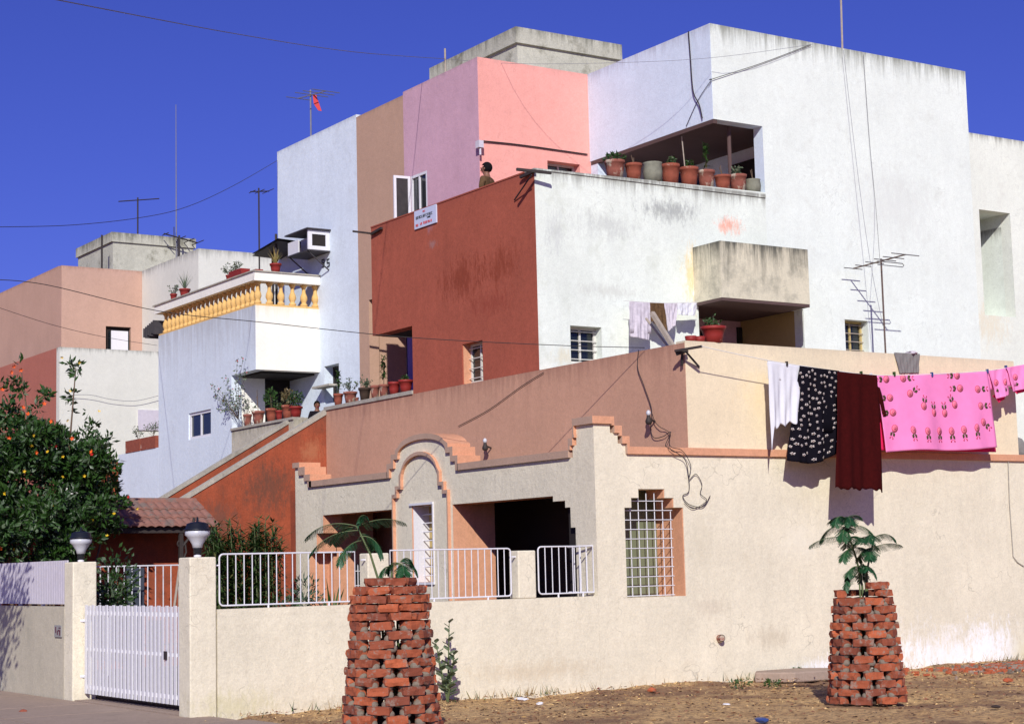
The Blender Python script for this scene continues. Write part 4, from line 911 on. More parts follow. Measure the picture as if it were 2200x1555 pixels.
def guard(loc, rows, label, phase, dry=0, seed=1, missing=(), top_m=()):
    random.seed(seed)
    root = thing('brick_tree_guard', label, 'tree guard', loc, 'brick tree guards around the saplings')
    b = MB(); b.tone = []; m = MB(); z = 0
    for k, (r, h) in enumerate(rows):
        isdry = k >= len(rows)-dry
        bl = .225 if not isdry else .20; n = max(5, round(2*PI*r/(.335 if not isdry else .235)))
        if not isdry: n = 8 if r > .40 else 7
        gap_ = 2*PI*r/n
        for i in range(n):
            if (k, i) in missing: continue
            a = (i+.5*(k % 2))*2*PI/n+phase; rr_ = r-.05+random.uniform(-.014, .014)
            l_ = bl*random.uniform(.94, 1.06) if not isdry else min(gap_*.93, .22)*random.uniform(.88, 1)
            brick(b, (rr_*math.cos(a), rr_*math.sin(a), z+h/2-.006), a+PI/2+random.uniform(-.04, .04), l_, .11, h-.010, random.random())
            if not isdry:
                for sgn in (-1, 1):     # mortar at both ends, where the brick bears on the two below
                    a2 = a+sgn*(l_*.40)/r
                    cx, cy = (r-.050)*math.cos(a2), (r-.050)*math.sin(a2)
                    bmv = []; 
                    rock_n = 8; pr_ = [(0, -.5), (.8, -.35), (1, .1), (.7, .45), (0, .55)]
                    vs = []; fs = []
                    for (q, zz) in pr_:
                        for t_ in range(rock_n):
                            an = 2*PI*t_/rock_n; rad = q*random.uniform(.8, 1.15)
                            ux, uy = .072*rad*math.cos(an), .062*rad*math.sin(an)
                            A = a2+PI/2
                            vs.append((cx+ux*math.cos(A)-uy*math.sin(A), cy+ux*math.sin(A)+uy*math.cos(A), z-.004+zz*.088+random.uniform(-.004, .004)))
                    for q in range(len(pr_)-1):
                        for t_ in range(rock_n): fs.append((q*rock_n+t_, q*rock_n+(t_+1) % rock_n, (q+1)*rock_n+(t_+1) % rock_n, (q+1)*rock_n+t_))
                    if k > 0: m.add(vs, fs)
        z += h
        if isdry is False and k == len(rows)-dry-1:
            for i in range(n):
                a = (i+.5+.5*(k % 2))*2*PI/n+phase
                if random.random() < .75: brick(m_, ((r-.05)*math.cos(a), (r-.05)*math.sin(a), z-h/2), a+PI/2, gap_-bl+.03, .10, h-.01, 0) if False else m.box(((r-.05)*math.cos(a)-.045, (r-.05)*math.sin(a)-.045, z-h+.01), ((r-.05)*math.cos(a)+.045, (r-.05)*math.sin(a)+.045, z-.015))
    o = b.build('brickwork', 'brick', root, weld=False)
    at = o.data.attributes.new('tone', 'FLOAT', 'FACE')
    for i, t_ in enumerate(b.tone): at.data[i].value = t_
    o2 = m.build('mortar', 'mortar', root, weld=False)
    for ob in (o, o2):
        bm = bmesh.new(); bm.from_mesh(ob.data); bmesh.ops.recalc_face_normals(bm, faces=bm.faces); bm.to_mesh(ob.data); bm.free()
        s_ = ob.modifiers.new('sub', 'SUBSURF'); s_.levels = s_.render_levels = 1; s_.subdivision_type = 'SIMPLE' if ob is o else 'CATMULL_CLARK'
    soil = MB().lathe([(.30, 0), (.28, .25), (.1, .34)], n=14).build('soil', 'soil', root)
    return root, z
p1 = hz(842, 1580, 0); sub = 17.5
rows1 = [(.485-.0085*k, .0875) for k in range(13)]+[(.385, .082), (.38, .082), (.375, .082), (.335, .082), (.245, .082)]
rows1[12] = (.39, .09)
d1 = hz(842, 1586, 0)
G1, zt1 = guard((d1.x, d1.y, 0), rows1, 'nearer brick tree guard with five loose courses piled on top, in front of the railing', .4, dry=5, seed=3)
rows2 = [(.435-.0085*k, .0915) for k in range(13)]+[(.315, .085), (.29, .085)]
d2 = hz(1864, 1507, 0)
G2, zt2 = guard((d2.x, d2.y, 0), rows2, 'farther brick tree guard on the right with a broken top course', -.15, dry=2, seed=8, missing=((14, 3), (14, 4), (13, 4), (14, 5), (13, 5), (14, 2), (14,1)))

# ---------------------------------------------------------------- plants
def quadleaf(b, p, d, up, l, w_, mi=None, fold=.25):
    d = d.normalized(); s = d.cross(up)
    if s.length < 1e-3: s = d.orthogonal()
    s.normalize(); n = s.cross(d)
    b.add([p, p+d*l*.45+s*w_+n*w_*fold, p+d*l, p+d*l*.45-s*w_+n*w_*fold], [(0, 1, 2), (0, 2, 3)], mi)
def rvec(): 
    while True:
        v = Vector((random.uniform(-1, 1), random.uniform(-1, 1), random.uniform(-1, 1)))
        if .05 < v.length < 1: return v.normalized()
def frond(b, base, dirv, length, droop, npin=20, pl=.11, w_=.010, mi=None):
    """a twice divided feathery leaf on an arching stalk"""
    pl *= 1.3; w_ *= 1.4; length *= 1.1; droop *= 1.35; npin = int(npin*.8); d = dirv.normalized(); pts = [base]; p = base.copy()
    for i in range(14):
        d = (d+Vector((0, 0, -droop*(.4+i/14)))).normalized(); p = p+d*length/14; pts.append(p)
    b.tube(pts, [.006-.0045*i/14 for i in range(15)], 4, 1)
    for k in range(npin):
        t = .14+.86*(k+.5)/npin; f = t*14; i = min(int(f), 13); q = pts[i].lerp(pts[i+1], f-i); dd = (pts[i+1]-pts[i]).normalized()
        side = dd.cross(Vector((0, 0, 1)))
        if side.length < .01: side = Vector((1, 0, 0))
        side.normalize(); L_ = pl*(math.sin(PI*min(1, .22+t*.72))**.6)*random.uniform(.85, 1.1)
        for s in (-1, 1):
            pd = (side*s+dd*.5+Vector((0, 0, -.62+random.uniform(-.35, .2)))).normalized(); n_ = 7
            for j in range(n_):
                a = q+pd*L_*(j+.5)/n_; ww = w_*(1-.35*j/n_)
                for s2 in (-1, 1):
                    quadleaf(b, a, (dd*s2+pd*.5), Vector((0, 0, 1)), ww*2.0, ww*.72, 0)
def sapling(loc, stems, fronds, label, seed):
    random.seed(seed)
    root = thing('sapling', label, 'sapling', loc, 'feathery saplings in the brick guards')
    t_ = MB()
    for pts in stems: t_.tube([Vector(p) for p in pts], [.015-.006*i/(len(pts)-1) for i in range(len(pts))], 7)
    t_.build('stem', 'stemgreen', root, True)
    f = MB()
    for (b0, d_, l_, dr) in fronds: frond(f, Vector(b0), Vector(d_), l_, dr, npin=int(14+l_*18), pl=.085+.07*l_)
    f.build('foliage', ['leaf_fern', 'stemgreen'], root, weld=False)
    return root
# directions in view: R3 = picture right, on the ground
R3 = Vector((RR.x, RR.y, 0)).normalized(); D3 = Vector((fw.x, fw.y, 0)).normalized()
def V(r, u, d=0.): return R3*r+Vector((0, 0, u))+D3*d
zt = zt1
S1 = [[V(-.02, .1), V(-.10, zt-.05), V(-.18, zt+.22), V(-.31, zt+.5)], [V(.03, .1), V(.02, zt), V(.03, zt+.12)], [V(.08, .1), V(.07, zt), V(.11, zt+.13)]]
tp = V(-.31, zt+.5)
F1 = [(tp, V(-1, .32, .1), .50, .075), (tp+V(.02, -.04), V(-1, .02, -.1), .50, .07), (tp, V(1, .42, .1), .44, .05), (tp+V(.03, -.10), V(.9, .15, -.2), .30, .17), (tp+V(.01, -.02), V(-.7, .25, .7), .40, .09), (tp+V(.04, -.14), V(-.6, -.05, -.5), .34, .12), (tp+V(.03, -.08), V(.4, .2, .8), .3, .12), (tp, V(.15, .9, 0), .16, .2),
      (V(.11, zt+.12), V(.8, .35, 0), .19, .15), (V(.11, zt+.12), V(-.7, .5, .2), .17, .18), (V(.11, zt+.10), V(.2, .4, -.6), .17, .2), (V(.03, zt+.1), V(-.8, .2, -.3), .16, .15), (V(.07, zt+.05), V(.8, .0, -.4), .16, .15), (V(.11, zt+.14), V(.5, .8, .2), .15, .2)]
sapling((d1.x, d1.y, 0), S1, F1, 'feathery dark green sapling leaning left out of the nearer brick guard', 5)
zt = zt2
S2 = [[V(.02, .1), V(0, zt-.05), V(-.05, zt+.25), V(-.12, zt+.5), V(-.16, zt+.74)], [V(.05, .1), V(.04, zt), V(.10, zt+.28), V(.17, zt+.50)], [V(-.02, .1), V(-.03, zt+.05)], [V(.03, .1), V(.06, zt+.1), V(.02, zt+.2)]]
F2 = []
random.seed(18)
def whorl(x, z, n_, l0, l1, el=.25, dr=.06, ph=0):
    for a in range(n_):
        t_ = a*2*PI/n_+ph+random.uniform(-.3, .3); F2.append((V(x, zt+z), V(math.cos(t_), el+random.uniform(-.15, .25), math.sin(t_)), random.uniform(l0, l1), random.uniform(dr*.6, dr*1.9)))
whorl(-.16, .72, 5, .14, .24, .55, .09); whorl(-.15, .62, 4, .26, .36, .2, .07, 2.9); whorl(-.12, .50, 4, .30, .44, .12, .06, 3.3); whorl(-.08, .38, 4, .22, .32, .05, .07, .6)
whorl(.17, .50, 4, .22, .34, .35, .07, -.2); whorl(.14, .38, 3, .24, .34, .15, .07, .1); whorl(-.03, .17, 5, .14, .24, .2, .1, 2.5)
F2.append((V(-.04, zt+.05), V(-.9, .5, -.3), .24, .22))
sapling((d2.x, d2.y, 0), S2, F2, 'feathery green sapling with two stems in the farther brick guard', 9)

def bush_leaves(b, blobs, n, l, w_, mis=(0,), bias=.3, shell=.55):
    tot = sum(r[1]**2 for r in blobs)
    for c, r, *sz in blobs:
        rz = sz[0] if sz else r
        for k in range(int(n*r*r/tot)):
            v = rvec(); q = random.random()**(shell); p = Vector(c)+Vector((v.x*r*q, v.y*r*q, v.z*rz*q))
            d = (v+rvec()*.9+Vector((0, 0, bias))).normalized()
            quadleaf(b, p, d, rvec(), l*random.uniform(.7, 1.2), w_*random.uniform(.7, 1.2), random.choice(mis))
# big flowering bush behind the left wall
random.seed(21)
def at(px, py, Y_): return hy(px, py, Y_)
FB = thing('flowering_bush', 'large dark bush with yellow and orange trumpet flowers behind the left lattice wall', 'bush', (-4.6, 9, 0))
blobs = []
def clump(bl, n_):
    out = []; tot = sum(r*z for c, r, z in bl)
    for c, r, z in bl:
        for k in range(max(2, int(n_*r*z/tot))):
            v = rvec(); q = random.random()**.45; out.append((Vector(c)+Vector((v.x*r*q, v.y*r*q, v.z*z*q)), random.uniform(.10, .24)*min(1, r*2.2), random.uniform(.08, .2)*min(1, z*2.2)))
    return out
def blob(px, py, Y_, rpx, zpx=None):
    p = at(px, py, Y_); k = (p-CAM).length/F_; blobs.append((p, rpx*k, (zpx or rpx)*k))
for a in ((60, 1000, 9, 95), (150, 1010, 9.5, 85, 95), (10, 915, 9.6, 48, 60), (105, 945, 9.2, 40), (195, 1000, 9, 50, 80), (60, 1130, 8.6, 100, 80), (160, 1130, 8.7, 85, 70), (225, 1080, 9.2, 45, 45), (-60, 1000, 9, 110, 140), (250, 1120, 9.4, 38, 28), (205, 950, 9.4, 28, 45), (188, 905, 9.4, 12, 30), (163, 800, 9.3, 24, 34), (160, 850, 9.3, 17, 45), (40, 770, 9.6, 14, 28), (45, 830, 9.5, 22, 30), (15, 830, 9.4, 25, 30), (95, 860, 9.3, 30, 26), (262, 1070, 9.2, 14), (-20, 1180, 8.8, 70, 50), (120, 1190, 8.6, 70, 30)): blob(*a)
b = MB(); bush_leaves(b, clump(blobs, 460), 25000, .125, .027, (0, 0, 0, 0, 0, 0, 1)); 
o = b.build('foliage', ['leaf', 'leaf_grey'], weld=False); local(o, FB)
b = MB()
base = Vector((-4.55, 8.9, 0))
for (px, py, Y_) in ((163, 790, 9.3), (45, 790, 9.5), (100, 900, 9.2), (205, 930, 9.4), (20, 950, 9.3), (240, 1080, 9.3), (150, 1000, 9.2), (-40, 980, 9), (60, 1060, 8.8), (190, 1060, 9.1)):
    e = at(px, py, Y_); m1 = base.lerp(e, .35)+rvec()*.12; m2 = base.lerp(e, .7)+rvec()*.15
    b.tube([base+rvec()*.05, m1, m2, e], [.045, .03, .018, .008], 6)
o = b.build('branches', 'bark', smooth=True); local(o, FB)
def flower(b, p, s, mi):
    n = (CAM-p).normalized()+rvec()*.8; n.normalize(); a = n.orthogonal().normalized(); c = n.cross(a)
    for k in range(5):
        t0 = 2*PI*k/5; q = a*math.cos(t0)+c*math.sin(t0); r_ = a*math.cos(t0+.5)+c*math.sin(t0+.5); r2 = a*math.cos(t0-.5)+c*math.sin(t0-.5)
        b.add([p-n*s*.6, p+r_*s*.6, p+q*s+n*s*.2, p+r2*s*.6], [(0, 1, 2), (0, 2, 3)], mi)
b = MB()
for px, py, c in ((150, 840, 0), (133, 768, 0), (213, 883, 0), (145, 903, 0), (68, 957, 0), (135, 980, 0), (72, 935, 0), (102, 970, 0), (52, 1012, 0), (135, 1023, 0), (181, 1022, 0), (112, 1086, 0), (198, 1116, 0), (245, 1103, 0), (295, 1092, 0), (78, 1112, 0), (170, 779, 0), (30, 1180, 0), (230, 1150, 0),
        (30, 787, 1), (45, 795, 1), (25, 800, 1), (50, 875, 1), (60, 889, 1), (95, 867, 1), (78, 972, 1), (155, 942, 1), (196, 970, 1), (5, 837, 1), (2, 1178, 1), (120, 958, 2), (197, 976, 2), (276, 1067, 2), (20, 940, 1), (110, 905, 1), (10, 1060, 0)):
    p = at(px, py, 8.2+random.uniform(-.2, .3)); flower(b, p, .032 if c != 1 else .04, c)
for k in range(0):
    c_, r_, z_ = random.choice(blobs); v = rvec(); v.y = -abs(v.y); flower(b, c_+Vector((v.x*r_, v.y*r_, v.z*z_)), .035, random.choice((0, 0, 1)))
o = b.build('blossoms', ['yellow', 'orange_fl', 'red_fl'], weld=False); local(o, FB)
# reedy bush behind the railing
random.seed(5)
RB = thing('narrow_leaved_bush', 'green bush of narrow drooping leaves behind the left railing, against the orange stair wall', 'bush', (-1.9, 7.6, 0))
b = MB(); st_ = MB()
for k in range(95):
    px = random.uniform(446, 606); p = at(px, 1290, 7.6+random.uniform(-.5, .5)); base = Vector((p.x*.8-.25, p.y, .05)); topy = 1096+18*abs(math.sin(px*.05))+random.uniform(0, 70)+(20 if 490 < px < 540 else 0)
    tpt = at(px+random.uniform(-12, 12), topy, p.y)
    pts = [base, base.lerp(tpt, .5)+rvec()*.06, tpt]; st_.tube(pts, [.016, .011, .004], 5)
    for j in range(95):
        t_ = random.uniform(.08, 1)**.8; q = pts[0].lerp(pts[1], t_*2) if t_ < .5 else pts[1].lerp(pts[2], t_*2-1)
        v = rvec(); v.z = random.uniform(-.5, .5); quadleaf(b, q, v, Vector((0, 0, 1)), random.uniform(.15, .27), .019, 0 if random.random() < .86 else 1, .1)
local(b.build('foliage', ['leaf_bamboo', 'leaf_dry'], weld=False), RB); local(st_.build('stems', 'stemgreen'), RB)
def spiky(b, c, n, L_, w_, mi=0, spread=.8, curve=.3):
    for k in range(n):
        a = 2*PI*k/n+random.uniform(-.2, .2); t_ = random.uniform(.15, spread); d = Vector((math.cos(a)*t_, math.sin(a)*t_, 1)).normalized(); l = L_*random.uniform(.7, 1.1)
        s = d.cross(Vector((0, 0, 1))).normalized(); p = c.copy(); prev = None; seg = 5; P_ = []
        for i in range(seg+1):
            ww = w_*(1-(i/seg)**1.6); P_ += [p+s*ww, p-s*ww]; d = (d+Vector((math.cos(a)*curve/seg, math.sin(a)*curve/seg, -curve*.7/seg*i/2))).normalized(); p = p+d*l/seg
        b.add(P_, [(2*i, 2*i+2, 2*i+3, 2*i+1) for i in range(seg)], mi)
b = MB(); spiky(b, hy(712, 1300, 3.0)-Vector((0, 0, .45)), 26, .85, .028, 0, .9, .3); spiky(b, hy(712, 1300, 3.0)-Vector((0, 0, .45)), 10, .8, .03, 1, 1.0, .4)
o = b.build('spiky_plant', ['leaf_bamboo', 'leaf_dry'], weld=False); tag(o, 'spiky green plant with dry orange blades behind the first railing', 'plant')
b = MB(); bush_leaves(b, [(hy(655, 1275, 2.0)-Vector((0, 0, .1)), .28, .34), (hy(625, 1290, 2.0)-Vector((0, 0, .2)), .2, .24)], 420, .1, .014, (0, 0, 1)); o = b.build('low_shrub', ['leaf_grey', 'leaf_bamboo'], weld=False); tag(o, 'low grey green shrub behind the first railing, left of the spiky plant', 'shrub')
b = MB(); bush_leaves(b, [(hx(250, 1250, -4.6), .35, .5), (hx(235, 1290, -4.8), .35, .3)], 900, .09, .022, (0, 0, 1)); o = b.build('yard_shrub', ['leaf', 'leaf_grey'], weld=False); tag(o, 'dark leafy shrub behind the white gate beside the slate door', 'shrub')
# milkweed
random.seed(12)
def milkweed(px, py, h, lean, label, n=16):
    p = hz(px, py, 0); p.z = 0; root = thing('milkweed', label, 'plant', (p.x, p.y, 0), 'milkweed plants at the wall foot'); s_ = MB(); f = MB()
    for q in range(3):
        lr = V(lean+random.uniform(-.28, .28), 1, random.uniform(-.2, .2)); hh = h*(1, .75, .6)[q]; s_.tube([Vector((0, 0, 0)), lr*hh*.5, lr*hh], [.013, .01, .005], 6)
        for k in range(n):
            t_ = (k+2)/(n+1); a = k*1.57+random.uniform(-.3, .3); d = Vector((math.cos(a), math.sin(a), .45+t_*.6)); pos = lr*hh*t_; l = .14*(1.15-.5*t_); w_ = l*.36
            dn = d.normalized(); s = dn.cross(Vector((0, 0, 1))).normalized(); nn = s.cross(dn)
            f.add([pos, pos+dn*l*.3+s*w_*.9+nn*.01, pos+dn*l*.7+s*w_+nn*.0, pos+dn*l, pos+dn*l*.7-s*w_, pos+dn*l*.3-s*w_*.9+nn*.01], [(0, 1, 2, 3, 4, 5)], 0)
    s_.build('stem', 'stemgreen', root); f.build('foliage', 'leaf_grey', root, weld=False)
milkweed(962, 1508, .95, .05, 'tall grey green milkweed standing clear to the right of the nearer tree guard')
milkweed(905, 1500, 1.0, -.02, 'milkweed half hidden behind the nearer tree guard')
p = hz(1640, 1447, 0); b = MB(); bush_leaves(b, [((p.x, -.1, .06), .12, .05)], 60, .05, .014); o = b.build('weed', 'leaf_bamboo', weld=False); tag(o, 'small green weed behind the stone slab', 'weed')
for i, (px, py, r_, lb) in enumerate(((1660, 1474, .12, 'green weed at the right end of the stone slab'), (1590, 1476, .16, 'low green weed along the front edge of the stone slab'), (1450, 1462, .1, 'tiny green weed left of the stone slab'), (2200, 1405, .14, 'green weed at the wall foot at the far right edge'))):
    p = hz(px, py, 0); b = MB(); bush_leaves(b, [((p.x, p.y, .04), r_, .05)], 70, .05, .014); o = b.build('weed', 'leaf_bamboo', weld=False); tag(o, lb, 'weed', 'green weeds round the slab')
# sloping cement cap of the upper parapet
b = MB(); b.prism([(1.60, 7.861), (6.42, 7.861), (6.42, 7.955), (1.60, 7.885)], 'y', 3.60, 3.88); b.build('coping', 'white', H)
b = MB(); b.box((1.60, 3.885, 7.861), (1.87, 9.0, 7.885)); b.build('coping', 'red', H)

# ================================================================ POTTED PLANTS
def leafy(kind, b, top, r, h):
    if kind == 'none': return
    if kind == 'grass': spiky(b, top, 26, h, .008, 0, .7, .25)
    elif kind == 'aloe': spiky(b, top, 13, h, .022, 0, .9, .12)
    elif kind == 'spray':
        for k in range(7):
            v = rvec(); v.z = abs(v.z)+.8; e = top+v.normalized()*h*random.uniform(.6, 1); b.tube([top, top.lerp(e, .5)+rvec()*.03, e], .003, 4, 1)
            for j in range(14): quadleaf(b, top.lerp(e, random.uniform(.35, 1))+rvec()*.03, rvec(), rvec(), .05, .014, 0)
    elif kind == 'bushy':
        bush_leaves(b, [(top+Vector((0, 0, h*.55)), r*1.1, h*.5)], 170, .065, .018)
        for k in range(4): b.tube([top, top+Vector((random.uniform(-r, r)*.5, random.uniform(-r, r)*.5, h*.7))], .005, 4, 1)
    elif kind == 'tall':
        b.tube([top, top+Vector((.02, .02, h*.6)), top+Vector((-.02, .04, h))], [.008, .006, .003], 5, 1)
        for j in range(60): t_ = random.uniform(.2, 1); quadleaf(b, top+Vector((0, 0, h*t_)), rvec(), Vector((0, 0, 1)), .1, .022, 0)
    elif kind == 'sticks':
        for k in range(3): b.tube([top, top+Vector((random.uniform(-.06, .06), random.uniform(-.06, .06), h*random.uniform(.6, 1)))], .006, 5, 1)
def pot(p, r, h, mat, label, plant='none', ph=.25, leaf='leaf_bamboo', group='clay pots along the upper parapet', stem='bark'):
    up = 'upper parapet' in group
    if up: r *= 1.22; h *= 1.18
    t_ = thing('potted_plant' if plant != 'none' else 'plant_pot', label, 'plant pot', tuple(p), group)
    fr = random.random()
    if mat == 'grey_pot': pr_ = [(r*.92, 0), (r, h*.5), (r*.93, h*.93), (r*1.0, h), (r*.88, h), (r*.84, h*.85)]
    else: pr_ = [(r*.66, 0), (r*.80, h*.45), (r*.90, h*.80), (r*1.02, h*.82), (r*1.04, h), (r*.90, h), (r*.86, h*.86)]
    if up and mat != 'grey_pot': pr_ = [(r*.76, 0), (r*.88, h*.45), (r*.95, h*.82), (r*1.03, h*.84), (r*1.04, h), (r*.90, h), (r*.86, h*.86)]
    MB().lathe(pr_[:-1]+[pr_[-1]], n=16, jit=.012).build('pot', mat, t_, True)
    MB().lathe([(r*.86, h*.90), (r*.5, h*.93)], n=14).build('soil', 'soil', t_)
    if plant != 'none':
        b = MB(); leafy(plant, b, Vector((0, 0, h*.93)), r, ph); b.build('plant', [leaf, stem], t_, weld=False)
    return t_
random.seed(31)
def ztop(x): return 7.886+(x-1.6)/(6.42-1.6)*.07
for px, r, h, m, pl, ph, lf, lb in (
    (1322, .135, .25, 'terracotta_old', 'bushy', .13, 'leaf_bamboo', 'limed clay pot at the left end of the upper parapet row'),
    (1362, .115, .235, 'terracotta', 'sticks', .2, 'leaf', 'small whitened red pot, second in the upper parapet row'),
    (1403, .135, .28, 'grey_pot', 'none', 0, 'leaf', 'round grey cement pot between red pots on the upper parapet'),
    (1441, .13, .285, 'terracotta', 'spray', .2, 'leaf_bamboo', 'red clay pot with sprawling shoots just right of the grey cement pot'),
    (1481, .13, .27, 'terracotta', 'spray', .18, 'leaf', 'red clay pot in the middle of the upper parapet row, below the striped cloth'),
    (1518, .12, .255, 'terracotta_old', 'tall', .5, 'leaf', 'clay pot with a tall climbing shoot on the upper parapet'),
    (1553, .115, .21, 'terracotta', 'sticks', .22, 'leaf', 'low red pot with bare sticks near the niche post'),
    (1586, .12, .245, 'terracotta_old', 'spray', .22, 'leaf_grey', 'pale streaked pot with grey leaves, last clay pot before the jamb')):
    x = hy(px, 390, 3.74).x; pot((x, 3.74, ztop(x)), r, h, m, lb, pl, ph, lf)
x = hy(1618, 400, 3.74).x; pot((x, 3.74, ztop(x)), .11, .2, 'grey_pot', 'dark squat pot with a flared rim against the right jamb of the niche', 'sticks', .22)
for px, py, r, h, m, pl, ph, lf, lb in (
    (727, 886, .095, .23, 'terracotta', 'tall', .42, 'leaf', 'tall narrow clay pot at the left end of the middle terrace row'),
    (753, 882, .13, .22, 'terracotta_old', 'spray', .4, 'leaf_grey', 'wide brown pot with a wispy plant, second on the middle terrace coping'),
    (767, 878, .04, .09, 'terracotta_old', 'none', 0, 'leaf', 'tiny pot tucked between two brown pots on the middle coping'),
    (784, 874, .115, .24, 'soil', 'spray', .22, 'leaf_grey', 'dark brown pot with a spreading grey green plant'),
    (806, 869, .09, .245, 'terracotta_old', 'none', 0, 'leaf', 'pale ringed clay pot right of the dark brown pot'),
    (825, 865, .09, .23, 'terracotta_old', 'tall', .55, 'leaf_bamboo', 'clay pot with a tall yellow green plant against the violet wall'),
    (847, 859, .11, .235, 'red_pot', 'none', 0, 'leaf', 'shaded dark red pot under the red balcony'),
    (872, 853, .13, .23, 'red_pot', 'spray', .08, 'leaf', 'large dark red pot at the right end of the middle row, touching the red wall')):
    y = hx(px, py, 1.73).y; y = min(max(y, 7.72), 10.75); pot((1.73, y, 4.736), r, h, m, lb, pl, ph, lf, 'pots along the middle terrace coping')
for px, py, r, h, m, pl, ph, lf, lb in (
    (532, 919, .09, .25, 'terracotta_old', 'spray', .45, 'leaf_grey', 'grey pink clay pot at the left end of the blue house balcony'),
    (555, 914, .13, .27, 'terracotta_old', 'sticks', .5, 'leaf', 'big pale clay pot with two sticks on the blue house balcony'),
    (583, 909, .115, .27, 'terracotta', 'bushy', .42, 'leaf', 'brown clay pot with a dark rounded bush on the blue house balcony'),
    (600, 905, .075, .2, 'red_pot', 'spray', .2, 'leaf_bamboo', 'slim bright red pot with light green leaves on the blue house balcony'),
    (618, 902, .12, .27, 'terracotta', 'bushy', .34, 'leaf_dry', 'orange brown pot with a drying bush on the blue house balcony'),
    (642, 898, .13, .21, 'red_pot', 'bushy', .3, 'leaf', 'red and white patterned pot at the right end of the blue house balcony')):
    y = hx(px, py, 1.53).y; pot((1.53, min(max(y, 12.0), 14.65), 4.632), r, h, m, lb, pl, ph, lf, 'pots on the blue house balcony')
# straggling rose over the balcony edge
b = MB(); s_ = MB(); random.seed(4)
base = Vector((1.45, 14.5, 4.8)); rt = thing('rose_bush', 'straggly rose with bare stems leaning over the white balcony edge', 'shrub', tuple(base))
for px, py in ((455, 828), (470, 835), (485, 812), (510, 775), (522, 770), (480, 860), (500, 835), (475, 880), (515, 850), (530, 800), (505, 870), (463, 850)):
    e = hx(px, py, 1.25); m1 = base.lerp(e, .5)+Vector((-.05, 0, .1)); s_.tube([base, m1, e], [.006, .004, .002], 4)
    for k in range(30): t_ = random.uniform(.35, 1.05); q = base.lerp(m1, t_*2) if t_ < .5 else m1.lerp(e, t_*2-1); quadleaf(b, q+rvec()*.06, rvec(), rvec(), .055, .016, 0)
    flower(b, e, .022, 1)
local(b.build('foliage', ['leaf_grey', 'red_fl'], weld=False), rt); local(s_.build('stem', 'bark'), rt)
for px, py, r, h, m, pl, ph, lf, lb in (
    (373, 641, .08, .17, 'red_pot', 'spray', .25, 'leaf_grey', 'small red pot at the far left end of the baluster handrail'),
    (397, 636, .125, .19, 'red_pot', 'grass', .45, 'leaf_grey', 'red pot with a tuft of pale grass on the baluster handrail'),
    (492, 592, .07, .14, 'red_pot', 'spray', .3, 'leaf_grey', 'small round red pot under the grey green shrub on the handrail')):
    y = hx(px, py, 1.52).y; pot((1.52, y, 7.766), r, h, m, lb, pl, ph, lf, 'red pots on the baluster handrail')
y = hx(514, 583, 1.52).y; tr_ = thing('plant_trough', 'long red clay trough on the handrail corner beside the grey green shrub', 'planter', (1.52, y, 7.766), 'red pots on the baluster handrail')
b = MB(); b.prism([(-.08, 0), (.08, 0), (.11, .16), (-.11, .16)], 'y', -.30, .30); o = b.build('trough', 'red_pot', tr_)
b = MB(); leafy('spray', b, Vector((0, .15, .15)), .1, .3); b.build('plant', ['leaf_grey', 'bark'], tr_, weld=False)
p = hx(546, 575, 1.6); b = MB(); b.box((1.45, 13.62, 7.767), (1.62, 14.1, 7.81)); o = b.build('tray', 'red_pot'); tag(o, 'flat red tray on the handrail corner of the baluster terrace', 'tray')
x = hy(592, 583, 13.72).x; pot((x, 13.72, 7.766), .12, .2, 'red_pot', 'red pot with an orange tipped aloe on the front handrail below the air conditioner', 'aloe', .38, 'leaf_aloe', 'red pots on the baluster handrail')
x = hy(1533, 730, .1).x; pot((x, .1, 4.701), .18, .235, 'red_pot', 'large faceted red pot with broad green leaves on the cream parapet', 'spray', .2, 'leaf_bamboo', 'red pots on the cream parapet')
for px, lb in ((1484, 'shallow red dish at the corner of the cream parapet'), (1503, 'shallow red dish beside the large faceted red pot')):
    x = hy(px, 733, .1).x; t_ = thing('plant_dish', lb, 'dish', (x, .1, 4.701), 'red pots on the cream parapet'); MB().lathe([(.06, 0), (.075, .02), (.085, .08), (.075, .08), (.065, .03)], n=14).build('dish', 'red_pot', t_, True)
for yy_, lb in ((19.4, 'nearer clay trough on the low blue white wall, behind the flowering bush'), (20.35, 'farther clay trough on the low blue white wall, at its left end')):
    t_ = thing('plant_trough', lb, 'planter', (1.545, yy_, 4.521), 'clay troughs on the low wall'); b = MB(); b.box((-.13, -.45, 0), (.13, .45, .28)); b.build('trough', 'terracotta', t_)
    b = MB(); leafy('spray', b, Vector((0, .0, .28)), .1, .5); b.build('plant', ['leaf_grey', 'bark'], t_, weld=False)

